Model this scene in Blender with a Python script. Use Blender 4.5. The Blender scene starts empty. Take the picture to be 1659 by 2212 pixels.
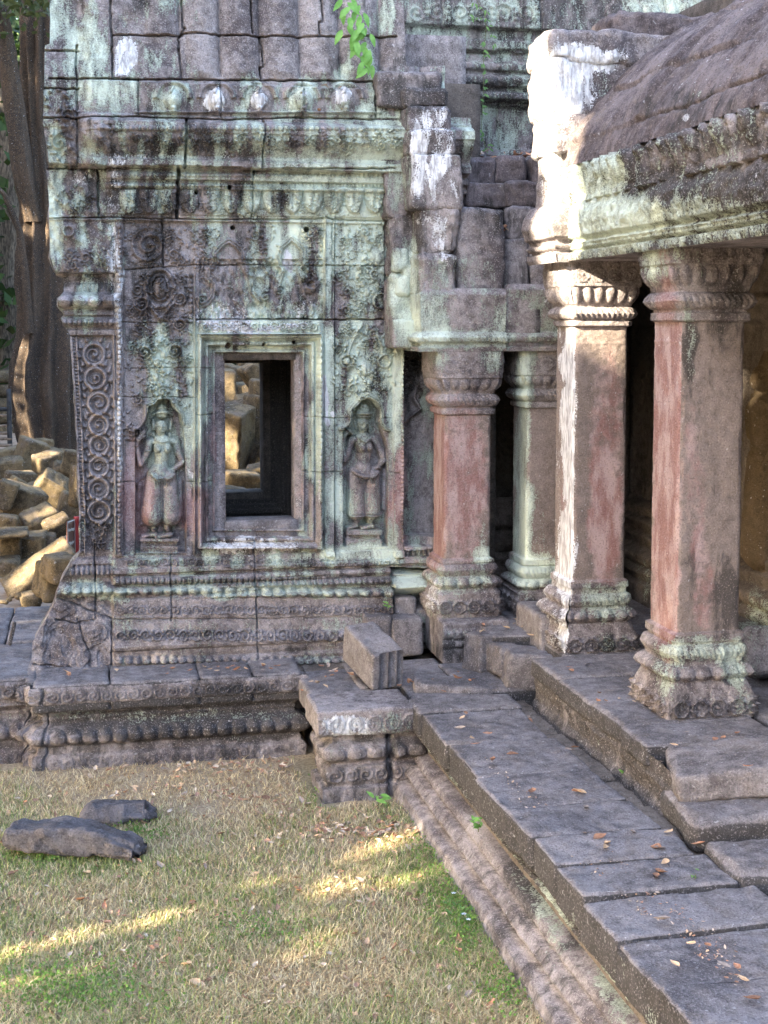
import bpy, math, random
import numpy as np
from mathutils import Vector, Matrix, Euler
R = math.radians
scene = bpy.context.scene
COL = scene.collection
# ------------------------------------------------------------------ camera
EYE = 3.41
F, PX0, PY0 = 3000.0, 829.5, 936.0           # focal length and principal point, photo at 1659 x 2212
YAW, PITCH = R(12.04), R(4.5)
cam = bpy.data.cameras.new('camera'); camo = bpy.data.objects.new('camera', cam); COL.objects.link(camo)
camo.location = (0, 0, EYE)
camo.rotation_euler = (R(90) - PITCH, 0, -YAW)
cam.sensor_width = 36; cam.lens = F / 2212 * 36
cam.shift_y = -170 / 2212
cam.clip_start = .1; cam.clip_end = 400
scene.camera = camo
# ------------------------------------------------------------------ light
SUN = np.array([-.84, -.33, .43]); SUN /= np.linalg.norm(SUN)
elev = math.asin(SUN[2]); azim = math.atan2(SUN[0], SUN[1])
w = bpy.data.worlds.new('World'); scene.world = w; w.use_nodes = True
nt = w.node_tree; sky = nt.nodes.new('ShaderNodeTexSky'); sky.sky_type = 'NISHITA'; sky.sun_disc = False
sky.sun_elevation = elev; sky.sun_rotation = azim; sky.air_density = 1.0; sky.dust_density = 3.0; sky.ozone_density = .6
bg = nt.nodes['Background']; bg.inputs[1].default_value = .10
nt.links.new(sky.outputs[0], bg.inputs[0])
sl = bpy.data.lights.new('sun', 'SUN'); sl.energy = 3.2; sl.angle = R(.5); sl.color = (1, .86, .62)
so = bpy.data.objects.new('sun', sl); COL.objects.link(so)
so.rotation_euler = Vector(SUN.tolist()).to_track_quat('Z', 'Y').to_euler()
scene.view_settings.view_transform = 'Standard'; scene.view_settings.look = 'None'
scene.view_settings.gamma = 1; scene.view_settings.exposure = 3.8
scene.cycles.max_bounces = 6; scene.cycles.diffuse_bounces = 4; scene.cycles.glossy_bounces = 2
scene.cycles.use_denoising = True
# ------------------------------------------------------------------ projection helpers (measuring the photograph)
cy, sy_, cp, sp_ = math.cos(YAW), math.sin(YAW), math.cos(PITCH), math.sin(PITCH)
FW = np.array([sy_ * cp, cy * cp, -sp_]); RT = np.array([cy, -sy_, 0.0]); UP = np.cross(RT, FW)
def ray(u, v):
    d = FW + RT * ((u - PX0) / F) - UP * ((v - PY0) / F)
    return d
def onY(u, v, Y):
    d = ray(u, v); t = Y / d[1]; return d[0] * t, EYE + d[2] * t
def onX(u, v, X):
    d = ray(u, v); t = X / d[0]; return d[1] * t, EYE + d[2] * t
def onZ(u, v, Z):
    d = ray(u, v); t = (Z - EYE) / d[2]; return d[0] * t, d[1] * t
def uv(P):
    q = P - np.array([0, 0, EYE]); z = q @ FW
    return PX0 + F * (q @ RT) / z, PY0 - F * (q @ UP) / z
# ------------------------------------------------------------------ noise
def _h(i, j, k, s):
    n = (i.astype(np.int64) * 374761393 + j.astype(np.int64) * 668265263 + k.astype(np.int64) * 2147483647 + s * 974634777) & 0xffffffff
    n = ((n ^ (n >> 13)) * 1274126177) & 0xffffffff
    n = (n ^ (n >> 16)) & 0xffffffff
    return n.astype(np.float32) / 4294967295.0
def vn(P, s, seed=0):
    q = P * s; f = np.floor(q); t = (q - f).astype(np.float32); t = t * t * (3 - 2 * t); f = f.astype(np.int64)
    x, y, z = f[..., 0], f[..., 1], f[..., 2]; a, b, c = t[..., 0], t[..., 1], t[..., 2]
    def L(p, q_, w_): return p + (q_ - p) * w_
    r = L(L(L(_h(x, y, z, seed), _h(x + 1, y, z, seed), a), L(_h(x, y + 1, z, seed), _h(x + 1, y + 1, z, seed), a), b),
          L(L(_h(x, y, z + 1, seed), _h(x + 1, y, z + 1, seed), a), L(_h(x, y + 1, z + 1, seed), _h(x + 1, y + 1, z + 1, seed), a), b), c)
    return r * 2 - 1
def fbm(P, s, o=3, seed=0, g=.5):
    r = 0; a = 1; t = 0
    for k in range(o):
        r = r + a * vn(P, s * 2.03 ** k, seed + k * 7); t += a; a *= g
    return r / t
def ss(a, b, x):
    t = np.clip((x - a) / (b - a), 0, 1); return t * t * (3 - 2 * t)
def P3(U, V, k=0.0): return np.stack([U, V, np.full_like(U, k)], -1)
# ------------------------------------------------------------------ materials
MATS = {}
def nodes(m):
    m.use_nodes = True; t = m.node_tree; return t, t.nodes['Principled BSDF']
def mathn(t, op, a, b=None, c=None, clamp=False):
    n = t.nodes.new('ShaderNodeMath'); n.operation = op; n.use_clamp = clamp
    for i, x in enumerate((a, b, c)):
        if x is None: continue
        if isinstance(x, (int, float)): n.inputs[i].default_value = x
        else: t.links.new(x, n.inputs[i])
    return n.outputs[0]
def noisen(t, sc, det=3, rough=.6, vec=None, dist=0):
    n = t.nodes.new('ShaderNodeTexNoise'); n.inputs['Scale'].default_value = sc; n.inputs['Detail'].default_value = det
    n.inputs['Roughness'].default_value = rough; n.inputs['Distortion'].default_value = dist
    if vec is not None: t.links.new(vec, n.inputs['Vector'])
    return n.outputs['Fac']
def mixc(t, f, a, b, mode='MIX'):
    n = t.nodes.new('ShaderNodeMix'); n.data_type = 'RGBA'; n.blend_type = mode
    for i, x in ((0, f), (6, a), (7, b)):
        if isinstance(x, (int, float)): n.inputs[i].default_value = x
        elif isinstance(x, tuple): n.inputs[i].default_value = (*x, 1)
        else: t.links.new(x, n.inputs[i])
    return n.outputs[2]
def ramp(t, x, lo, hi):
    n = t.nodes.new('ShaderNodeMapRange'); n.interpolation_type = 'SMOOTHSTEP'
    t.links.new(x, n.inputs[0]); n.inputs[1].default_value = lo; n.inputs[2].default_value = hi
    return n.outputs[0]
def stone(name, dark=(.095, .080, .086), light=(.37, .33, .335), lich=0.0, streak=1.0, bump=1.0, green=(.46, .52, .45), warm=0, wsa=.35):
    if name in MATS: return MATS[name]
    m = bpy.data.materials.new(name); t, b = nodes(m); MATS[name] = m
    geo = t.nodes.new('ShaderNodeNewGeometry'); pos = geo.outputs['Position']
    at = t.nodes.new('ShaderNodeAttribute'); at.attribute_name = 'st'
    sep = t.nodes.new('ShaderNodeSeparateColor'); t.links.new(at.outputs['Color'], sep.inputs[0])
    L, RD, WH, DK = sep.outputs[0], sep.outputs[1], sep.outputs[2], at.outputs['Alpha']
    mp = t.nodes.new('ShaderNodeMapping'); mp.inputs['Scale'].default_value = (1, 1, .35); t.links.new(pos, mp.inputs[0])
    big = noisen(t, 2.3, 5, .62, mp.outputs[0]); mid = noisen(t, 14, 5, .65, pos); spk = noisen(t, 85, 3, .7, pos); grain = noisen(t, 260, 2, .7, pos)
    v = mathn(t, 'ADD', mathn(t, 'MULTIPLY', big, .45), mathn(t, 'ADD', mathn(t, 'MULTIPLY', mid, .35), mathn(t, 'MULTIPLY', grain, .2)))
    c = mixc(t, ramp(t, v, .40, .60), dark, light)
    c = mixc(t, mathn(t, 'MULTIPLY', ramp(t, noisen(t, 4.5, 3, .6, pos, 1), .5, .72), .35 + warm), c, (.19, .15, .125))
    # red and pink bare stone
    rn = noisen(t, 9, 4, .65, mp.outputs[0])
    pink = mixc(t, ramp(t, rn, .38, .62), (.26, .125, .12), (.43, .315, .315))
    rf = ramp(t, mathn(t, 'ADD', RD, mathn(t, 'MULTIPLY', mathn(t, 'SUBTRACT', mid, .5), .9)), .3, .7)
    rf = mathn(t, 'MULTIPLY', rf, mathn(t, 'ADD', mathn(t, 'MULTIPLY', rn, .5), .55), clamp=True)
    c = mixc(t, rf, c, pink)
    # black weathering
    dn = mathn(t, 'ADD', mathn(t, 'MULTIPLY', noisen(t, 7, 6, .72, mp.outputs[0], .4), .72), mathn(t, 'MULTIPLY', spk, .28))
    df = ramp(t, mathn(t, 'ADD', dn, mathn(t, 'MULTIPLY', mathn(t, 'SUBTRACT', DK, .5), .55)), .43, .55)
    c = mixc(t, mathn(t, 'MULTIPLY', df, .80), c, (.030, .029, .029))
    # fine light and dark speckle of the bare grain
    c = mixc(t, mathn(t, 'MULTIPLY', ramp(t, spk, .54, .68), .45), c, tuple(min(1, x * 1.7) for x in light))
    c = mixc(t, mathn(t, 'MULTIPLY', ramp(t, spk, .46, .34), .55), c, tuple(x * .45 for x in dark))
    # mint lichen in patches, drips and speckles
    mp2 = t.nodes.new('ShaderNodeMapping'); mp2.inputs['Scale'].default_value = (1, 1, .22); t.links.new(pos, mp2.inputs[0])
    drip = noisen(t, 30, 4, .7, mp2.outputs[0], .3)
    ln = mathn(t, 'ADD', mathn(t, 'MULTIPLY', noisen(t, 5.5, 5, .62, mp.outputs[0], .5), .36),
               mathn(t, 'ADD', mathn(t, 'MULTIPLY', drip, .28), mathn(t, 'MULTIPLY', spk, .36)))
    la = mathn(t, 'ADD', mathn(t, 'MULTIPLY', mathn(t, 'SUBTRACT', ln, .5), 1.5), mathn(t, 'MULTIPLY', mathn(t, 'ADD', L, lich - .5), .42))
    la = mathn(t, 'ADD', la, .5)
    lf = ramp(t, la, .475, .55)
    lc = mixc(t, ramp(t, grain, .38, .62), tuple(x * .5 for x in green), green)
    lc = mixc(t, ramp(t, la, .56, .78), lc, tuple(min(1, x * 1.38) for x in green))
    c = mixc(t, mathn(t, 'MULTIPLY', lf, .9), c, lc)
    # white crusts
    wn = mathn(t, 'ADD', mathn(t, 'MULTIPLY', noisen(t, 11, 5, .6, mp.outputs[0], .8), .6), mathn(t, 'MULTIPLY', spk, .4))
    wf = ramp(t, mathn(t, 'ADD', mathn(t, 'MULTIPLY', wn, 1.25), mathn(t, 'SUBTRACT', mathn(t, 'MULTIPLY', mathn(t, 'SUBTRACT', WH, .5), .6), .125)), .50, .56)
    wsp = ramp(t, mathn(t, 'ADD', noisen(t, 34, 2, .5, pos), mathn(t, 'MULTIPLY', L, .04)), .68, .73)
    wcol = mixc(t, ramp(t, drip, .36, .60), (.36, .35, .37), (.74, .74, .77))
    c = mixc(t, mathn(t, 'MAXIMUM', wf, mathn(t, 'MULTIPLY', wsp, wsa)), c, wcol)
    t.links.new(c, b.inputs['Base Color'])
    b.inputs['Roughness'].default_value = .92; b.inputs['Specular IOR Level'].default_value = .25
    bh = mathn(t, 'ADD', mathn(t, 'MULTIPLY', mid, .6), mathn(t, 'ADD', mathn(t, 'MULTIPLY', spk, .6), mathn(t, 'MULTIPLY', grain, .15)))
    bh = mathn(t, 'ADD', bh, mathn(t, 'MULTIPLY', mathn(t, 'MAXIMUM', lf, wf), .12))
    bn = t.nodes.new('ShaderNodeBump'); bn.inputs['Strength'].default_value = .8 * bump; bn.inputs['Distance'].default_value = .028
    t.links.new(bh, bn.inputs['Height']); t.links.new(bn.outputs[0], b.inputs['Normal'])
    return m
def simple(name, c0, c1, sc=20, rough=.85, bump=.3, dist=.01, attr=None, trans=0, zs=1):
    if name in MATS: return MATS[name]
    m = bpy.data.materials.new(name); t, b = nodes(m); MATS[name] = m
    geo = t.nodes.new('ShaderNodeNewGeometry')
    mp = t.nodes.new('ShaderNodeMapping'); mp.inputs['Scale'].default_value = (1, 1, zs); t.links.new(geo.outputs['Position'], mp.inputs[0])
    n = noisen(t, sc, 5, .65, mp.outputs[0]); c = mixc(t, ramp(t, n, .35, .65), c0, c1)
    if attr:
        a = t.nodes.new('ShaderNodeAttribute'); a.attribute_name = attr; c = mixc(t, 1.0, c, a.outputs['Color'], 'MULTIPLY')
    t.links.new(c, b.inputs['Base Color']); b.inputs['Roughness'].default_value = rough; b.inputs['Specular IOR Level'].default_value = .3
    if bump:
        bn = t.nodes.new('ShaderNodeBump'); bn.inputs['Strength'].default_value = bump; bn.inputs['Distance'].default_value = dist
        t.links.new(n, bn.inputs['Height']); t.links.new(bn.outputs[0], b.inputs['Normal'])
    if trans:
        tr = t.nodes.new('ShaderNodeBsdfTranslucent'); t.links.new(c, tr.inputs[0]); mx = t.nodes.new('ShaderNodeMixShader'); mx.inputs[0].default_value = trans
        t.links.new(b.outputs[0], mx.inputs[1]); t.links.new(tr.outputs[0], mx.inputs[2]); t.links.new(mx.outputs[0], t.nodes['Material Output'].inputs[0])
    return m
STONE = stone('weathered_sandstone')
STONE_FLAT = stone('paving_sandstone', dark=(.105, .094, .10), light=(.29, .265, .275), lich=-.38, bump=1.0)
STONE_WARM = stone('brown_sandstone', dark=(.09, .075, .068), light=(.24, .20, .175), lich=-.1, warm=.15)
STONE_SHAFT = stone('pillar_sandstone', dark=(.155, .125, .115), light=(.27, .22, .205), lich=-.12, bump=.5)
STONE_RUBBLE = stone('mossy_rubble_sandstone', dark=(.055, .042, .028), light=(.22, .165, .095), lich=.0, green=(.20, .19, .075), warm=.3)
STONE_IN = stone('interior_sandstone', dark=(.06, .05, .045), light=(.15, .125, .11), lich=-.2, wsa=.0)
# ------------------------------------------------------------------ mesh helpers
def mesh_arr(name, verts, faces, mat, parent=None, st=None, smooth=True, col=None):
    """verts (n,3), faces (m,k) int"""
    me = bpy.data.meshes.new(name); n = len(verts); m, k = faces.shape
    me.vertices.add(n); me.vertices.foreach_set('co', np.ascontiguousarray(verts, dtype=np.float32).ravel())
    me.loops.add(m * k); me.loops.foreach_set('vertex_index', np.ascontiguousarray(faces, dtype=np.int32).ravel())
    me.polygons.add(m); me.polygons.foreach_set('loop_start', np.arange(0, m * k, k, dtype=np.int32))
    me.polygons.foreach_set('use_smooth', np.full(m, smooth, dtype=bool))
    me.update(calc_edges=True); me.validate()
    for an, ar in (('st', st), ('col', col)):
        if ar is not None:
            a = me.attributes.new(an, 'FLOAT_COLOR', 'POINT'); a.data.foreach_set('color', np.ascontiguousarray(ar, dtype=np.float32).ravel())
    me.materials.append(mat)
    o = bpy.data.objects.new(name, me); COL.objects.link(o)
    if parent is not None: o.parent = parent
    return o
def grid_faces(n, m, mask=None):
    i = np.arange(n * m).reshape(n, m)
    f = np.stack([i[:-1, :-1], i[:-1, 1:], i[1:, 1:], i[1:, :-1]], -1)
    if mask is not None: f = f[mask]
    return f.reshape(-1, 4)
def grid_mesh(name, P, mat, parent=None, st=None, mask=None):
    n, m = P.shape[:2]; f = grid_faces(n, m, mask); V = P.reshape(-1, 3)
    S = None if st is None else st.reshape(-1, 4)
    if mask is not None:
        used = np.unique(f); remap = np.zeros(n * m, np.int64); remap[used] = np.arange(len(used)); f = remap[f]; V = V[used]
        if S is not None: S = S[used]
    return mesh_arr(name, V, f, mat, parent, S)
def thing(name, loc=(0, 0, 0)):
    o = bpy.data.objects.new(name, None); COL.objects.link(o); o.location = loc; o.empty_display_size = .2; return o
def tag(o, label=None, cat=None, group=None, kind=None):
    if label: o['label'] = label
    if cat: o['category'] = cat
    if group: o['group'] = group
    if kind: o['kind'] = kind
    return o
def par(o, p):
    o.parent = p; o.matrix_parent_inverse = Matrix.Translation(-p.location)
def paint(U, V, base, items):
    st = np.zeros(U.shape + (4,), np.float32); st[...] = base
    wob = P3(U / 60, V / 60); wx = fbm(wob, 1.0, 3, 91) * 14; wy = fbm(wob, 1.0, 3, 97) * 14
    u2, v2 = U + wx, V + wy; ch = dict(l=0, r=1, w=2, d=3)
    for it in items:
        c, cx, cy_, rx, ry, a = it[:6]
        d = ((u2 - cx) / rx) ** 2 + ((v2 - cy_) / ry) ** 2
        st[..., ch[c]] += a * np.clip(1.25 - d, 0, 1)
    return st
def box_shell(dims, res):
    """rounded-box surface points: unit direction parametrisation, returns verts, faces (merged)"""
    dx, dy, dz = [d / 2 for d in dims]; V = []; Fc = []; off = 0
    n = [max(3, int(math.ceil(d / res)) + 1) for d in dims]
    for ax in range(3):
        a, b_ = [(1, 2), (2, 0), (0, 1)][ax]
        A, B = np.meshgrid(np.linspace(-1, 1, n[a]), np.linspace(-1, 1, n[b_]), indexing='ij')
        for s in (-1, 1):
            p = np.zeros(A.shape + (3,)); p[..., ax] = s; p[..., a] = A if s > 0 else A[::-1]; p[..., b_] = B
            V.append(p.reshape(-1, 3)); Fc.append(grid_faces(*A.shape) + off); off += A.size
    V = np.concatenate(V); Fc = np.concatenate(Fc)
    key = np.round(V * 1e5).astype(np.int64); _, idx, inv = np.unique(key, axis=0, return_index=True, return_inverse=True)
    return V[idx] * np.array([dx, dy, dz]), inv.reshape(-1)[Fc]
def block(name, c, dims, rot=(0, 0, 0), mat=None, rnd=.03, amp=.012, res=.025, base=(.3, 0, 0, .3), parent=None, items=(), seed=0, chips=.6, relief=None, taper=None, sided=0.0):
    """eroded stone block centred on c"""
    V, Fc = box_shell(dims, res); h = np.array(dims) / 2; r = min(rnd, h.min() * .95)
    inner = np.clip(V, -(h - r), h - r); d = V - inner; L = np.linalg.norm(d, axis=1, keepdims=True)
    nrm = np.where(L > 1e-9, d / np.maximum(L, 1e-9), 0); V = inner + nrm * r
    if taper is not None: V[:, 0] *= 1 + taper[0] * V[:, 2] / h[2]; V[:, 1] *= 1 + taper[1] * V[:, 2] / h[2]
    if relief is not None: V = relief(V, nrm)
    M = np.array(Euler(rot).to_matrix()); W = V @ M.T + np.array(c); N = nrm @ M.T
    q = W + seed * 3.7
    e = fbm(q, 3.2, 3, 11 + seed) * amp * 1.3 + fbm(q, 16, 3, 23 + seed) * amp * .6
    cut = np.clip(fbm(q, 4.5, 2, 37 + seed) - .12, 0, 1) * chips; edge = (np.sort(np.abs(nrm), axis=1)[:, 1] > .2)
    e = e - cut * np.where(edge, r * 1.2 + amp, amp * .6)
    W = W + N * e[:, None]
    U_, V_ = uv(W); st = paint(U_, V_, base, items)
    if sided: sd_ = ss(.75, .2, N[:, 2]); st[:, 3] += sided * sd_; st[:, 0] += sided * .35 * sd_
    o = mesh_arr(name, W - np.array(c), Fc, mat or STONE, None, st); o.location = c
    if parent is not None: par(o, parent)
    return o
def blk_px(name, x0, x1, y0, y1, Y, depth, **k):
    xa, za = onY(x0, y1, Y); xb, zb = onY(x1, y0, Y)
    return block(name, ((xa + xb) / 2, Y + depth / 2, (za + zb) / 2), (xb - xa, depth, zb - za), **k)
# ------------------------------------------------------------------ relief primitives, heights in metres, geometry in photo px
class Relief:
    def __init__(s, U, V): s.U, s.V = U, V; s.H = np.zeros(U.shape, np.float32)
    def sel(s, x0, x1, y0, y1): return (s.U > x0) & (s.U < x1) & (s.V > y0) & (s.V < y1)
    def mx(s, m, val): s.H[m] = np.maximum(s.H[m], val)
    def dome(s, cx, cy_, rx, ry, h, base=0):
        m = s.sel(cx - rx, cx + rx, cy_ - ry, cy_ + ry); d = ((s.U[m] - cx) / rx) ** 2 + ((s.V[m] - cy_) / ry) ** 2
        s.H[m] = np.maximum(s.H[m], base + np.where(d < 1, h * np.sqrt(np.clip(1 - d, 0, 1)), -9))
    def add_dome(s, cx, cy_, rx, ry, h, p=1.0):
        m = s.sel(cx - rx, cx + rx, cy_ - ry, cy_ + ry); d = ((s.U[m] - cx) / rx) ** 2 + ((s.V[m] - cy_) / ry) ** 2
        s.H[m] += h * np.clip(1 - d, 0, 1) ** p
    def ring(s, cx, cy_, r, w_, h, asp=1.0, a0=None, a1=None):
        R_ = r + w_; m = s.sel(cx - R_, cx + R_, cy_ - R_ * asp, cy_ + R_ * asp)
        dx, dy = s.U[m] - cx, (s.V[m] - cy_) / asp; d = np.abs(np.hypot(dx, dy) - r)
        a = h * np.clip(1 - (d / w_) ** 2, 0, 1)
        if a0 is not None:
            th = np.degrees(np.arctan2(dy, dx)) % 360; a = a * (((th - a0) % 360) < ((a1 - a0) % 360))
        s.H[m] += a
    def spiral(s, cx, cy_, r, h, turns=1.6, sgn=1, ph=0, w_=2.6):
        m = s.sel(cx - r, cx + r, cy_ - r, cy_ + r); dx, dy = s.U[m] - cx, s.V[m] - cy_
        rr = np.hypot(dx, dy); th = np.arctan2(dy, dx) * sgn + ph
        k = r / turns; f = (rr / k - th / (2 * math.pi)) % 1.0
        s.H[m] += h * np.exp(-((f - .5) / .2) ** 2) * (rr < r * .97) * ss(0, .12 * r, rr) + h * .6 * np.clip(1 - (rr / (r * .2)) ** 2, 0, 1)
    def caps(s, x0, y0, r0, x1, y1, r1, k=.7, z=0.0, unit=.0039, add=False):
        R_ = max(r0, r1); m = s.sel(min(x0, x1) - R_, max(x0, x1) + R_, min(y0, y1) - R_, max(y0, y1) + R_)
        if not m.any(): return
        dx, dy = x1 - x0, y1 - y0; L = dx * dx + dy * dy + 1e-9
        t = np.clip(((s.U[m] - x0) * dx + (s.V[m] - y0) * dy) / L, 0, 1); r = r0 + (r1 - r0) * t
        d2 = (s.U[m] - x0 - t * dx) ** 2 + (s.V[m] - y0 - t * dy) ** 2
        q = np.clip(1 - d2 / (r * r), 0, 1)
        if add: s.H[m] += k * r * unit * q
        else: s.H[m] = np.maximum(s.H[m], np.where(q > 0, z + k * r * unit * np.sqrt(q), -9))
    def stroke(s, pts, w_, h, add=True, sq=False):
        pts = np.array(pts, float); x0, y0 = pts.min(0) - w_ - 2; x1, y1 = pts.max(0) + w_ + 2
        m = s.sel(x0, x1, y0, y1)
        if not m.any(): return
        D = np.full(m.sum(), 1e9)
        for a, b_ in zip(pts[:-1], pts[1:]):
            dx, dy = b_ - a; t = np.clip(((s.U[m] - a[0]) * dx + (s.V[m] - a[1]) * dy) / (dx * dx + dy * dy + 1e-9), 0, 1)
            D = np.minimum(D, np.hypot(s.U[m] - a[0] - t * dx, s.V[m] - a[1] - t * dy))
        a = np.clip(1 - (D / w_) ** 2, 0, 1)
        if sq: a = ss(0, .35, a)
        s.H[m] += h * a
    def joint(s, pts, w_=1.4, h=-.03):
        P_ = []
        for a, b_ in zip(pts[:-1], pts[1:]):
            n = max(1, int(np.hypot(b_[0] - a[0], b_[1] - a[1]) / 12))
            for i in range(n): P_.append((a[0] + (b_[0] - a[0]) * i / n + random.uniform(-1.5, 1.5), a[1] + (b_[1] - a[1]) * i / n + random.uniform(-1.3, 1.3)))
        P_.append(pts[-1]); s.stroke(P_, w_ * 1.25, h * .6, sq=True)
    def beads(s, x0, x1, y0, y1, per, h, vert=False, ecc=1.0):
        m = s.sel(x0, x1, y0, y1); t = (s.V[m] - y0) if vert else (s.U[m] - x0); c = ((s.U[m] - (x0 + x1) / 2) / ((x1 - x0) / 2)) if vert else ((s.V[m] - (y0 + y1) / 2) / ((y1 - y0) / 2))
        f = ((t / per) % 1 - .5) * 2; d = f * f * ecc + c * c
        s.H[m] += h * np.sqrt(np.clip(1 - d, 0, 1))
    def petals(s, x0, x1, y0, y1, per, h):
        m = s.sel(x0, x1, y0, y1); t = (s.U[m] - x0) / per; q = (s.V[m] - y0) / (y1 - y0); f = (t % 1 - .5) * 2
        wd = .92 * np.sqrt(np.clip(1 - (q * 1.0) ** 3, 0, 1)) + .01; a = np.clip(1 - (f / wd) ** 2, 0, 1)
        s.H[m] += h * (np.sqrt(a) - .35 * np.exp(-(f / .18) ** 2) * (a > 0))
    def scroll_band(s, x0, x1, y0, y1, h, per=None):
        hh = (y1 - y0) / 2; per = per or hh * 2.1; n = int((x1 - x0) / per); yc = (y0 + y1) / 2
        for i in range(n):
            cx = x0 + per * (i + .5); sg = 1 if i % 2 else -1
            s.spiral(cx, yc, hh * .95, h, 1.5, sg, ph=i)
            for k in range(3): s.add_dome(cx + per * .5 + random.uniform(-3, 3), yc + (k - 1) * hh * .55, per * .13, hh * .26, h)
    def foliage(s, x0, x1, y0, y1, n, h, rs=(9, 16), rng=random):
        cs = []
        for i in range(n * 6):
            r = rng.uniform(*rs); cx, cy_ = rng.uniform(x0 + r * .6, x1 - r * .6), rng.uniform(y0 + r * .6, y1 - r * .6)
            if any((cx - a) ** 2 + (cy_ - b_) ** 2 < (.85 * (r + c)) ** 2 for a, b_, c in cs): continue
            cs.append((cx, cy_, r))
            if len(cs) >= n: break
        for cx, cy_, r in cs:
            if rng.random() < .5: s.spiral(cx, cy_, r * .8, h, 1.4, rng.choice((-1, 1)), rng.uniform(0, 6))
            a0 = rng.uniform(0, 6.28)
            for k in range(rng.randint(5, 8)):
                a = a0 + k * .85; x, y = cx + math.cos(a) * r, cy_ + math.sin(a) * r
                b_ = a + 1.1; s.caps(x, y, r * .24, x + math.cos(b_) * r * .5, y + math.sin(b_) * r * .5, r * .1, k=.9 * h / .0039 / (r * .24), add=True)
# ================================================================== LEFT PAVILION
random.seed(4)
YW = 11.55
TZ, FZ = .64, .95
def knots_to_z(kn, Y, u=450):
    z = [onY(u, v, Y - h)[1] for v, h in kn]; return np.array(z[::-1]), np.array([h for v, h in kn][::-1])
pav = tag(thing('temple_pavilion', (1.1, 12.3, TZ)), 'carved stone temple pavilion with a rectangular window between two niche figures, covered in green lichen', 'temple')
sil = [(-60, 108), (110, 108), (113, 98), (195, 97), (265, 95), (300, 97), (365, 108), (375, 101), (450, 107), (560, 108), (595, 120), (600, 137), (632, 137), (645, 125), (664, 127), (680, 141), (688, 133), (703, 138), (714, 146), (725, 151), (850, 160), (950, 165), (1100, 171), (1192, 171), (1205, 156), (1225, 142), (1245, 130), (1262, 124), (1290, 116), (1310, 104), (1340, 84), (1360, 72), (1445, 68)]
main_k = [(-60, -.02), (0, .03), (60, .07), (120, .12), (172, .17), (180, .18), (182, .22), (215, .22), (250, .22), (253, .25), (258, .25), (261, .30), (266, .36), (285, .36), (288, .34), (300, .33), (322, .25), (337, .21), (344, .22), (347, .25), (362, .25), (366, .15), (372, .12), (377, .16), (388, .15), (391, .10), (398, .09), (400, .13), (408, .12), (412, .07), (464, .05), (466, .03), (478, .03), (480, 0.0),
          (1200, 0.0), (1203, .05), (1222, .06), (1224, .10), (1233, .10), (1235, .05), (1239, .06), (1243, .11), (1250, .13), (1256, .11), (1258, .08), (1262, .12), (1270, .165), (1279, .12), (1283, .13), (1287, .17), (1289, .19), (1322, .20), (1326, .22), (1337, .215), (1341, .22), (1372, .23), (1375, .26), (1388, .29), (1390, .30), (1397, .29), (1399, .25), (1407, .26), (1416, .25), (1418, .28), (1425, .30), (1432, .28), (1436, .33), (1452, .34)]
left_k = [(-60, -.12), (60, -.02), (120, .06), (180, .14), (255, .17), (262, .20), (360, .15), (366, .04), (470, .03), (478, .05), (484, .02), (590, .03), (594, -.06), (612, -.09), (632, -.04), (637, .05), (650, .10), (662, .07), (668, .0), (674, .02), (680, .04), (684, .0), (688, .04), (697, .07), (704, .02), (711, .0), (713, .035), (723, .03), (726, -.04), (1194, -.04), (1199, 0), (1209, .03), (1213, .0), (1221, .04), (1231, .07), (1240, .03), (1247, .03), (1256, .08), (1268, .13), (1281, .08), (1290, .10), (1330, .16), (1390, .22), (1452, .30)]
res = .0046
z0, z1 = TZ - .03, onY(450, -40, YW)[1]
nz = int((z1 - z0) / res); Zs = np.linspace(z1, z0, nz)
umid = 450; vz = np.array([uv(np.array([[.9, YW, z]]))[1][0] for z in Zs])
xl = np.array([onY(np.interp(v, *zip(*sil)), v, YW)[0] for v in vz])
xr = onY(1000, 600, YW)[0]
nx = int((xr - (-.2)) / res); s = np.linspace(0, 1, nx)
X = xl[:, None] * (1 - s)[None] + xr * s[None]; Z = np.repeat(Zs[:, None], nx, 1)
X += 0.006 * fbm(P3(Z * 5, Z * 0), 1, 3, 5) * (1 - s)[None]
def facade_H(X, Z):
    P = np.stack([X, np.full_like(X, YW), Z], -1); U, V = uv(P)
    zk, hk = knots_to_z(main_k, YW); H1 = np.interp(Z, zk, hk)
    zk, hk = knots_to_z(left_k, YW); H2 = np.interp(Z, zk, hk)
    bl = ss(243, 262, U + 4 * fbm(P3(U / 25, V / 25), 1, 2, 3) - np.where(V > 1240, 6, 0)); bl = np.where(V > 1200, ss(240, 246, U), bl)
    bl = np.where(V < 372, ss(163, 200, U + 8 * fbm(P3(U / 20, V / 20), 1, 2, 3)), bl); bl = np.where((V >= 366) & (V < 470), ss(205, 245, U), bl)
    Rf = Relief(U, V); Rf.H = (H1 * bl + H2 * (1 - bl)).astype(np.float32); Rf.B = Rf.H.copy()
    return Rf
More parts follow.
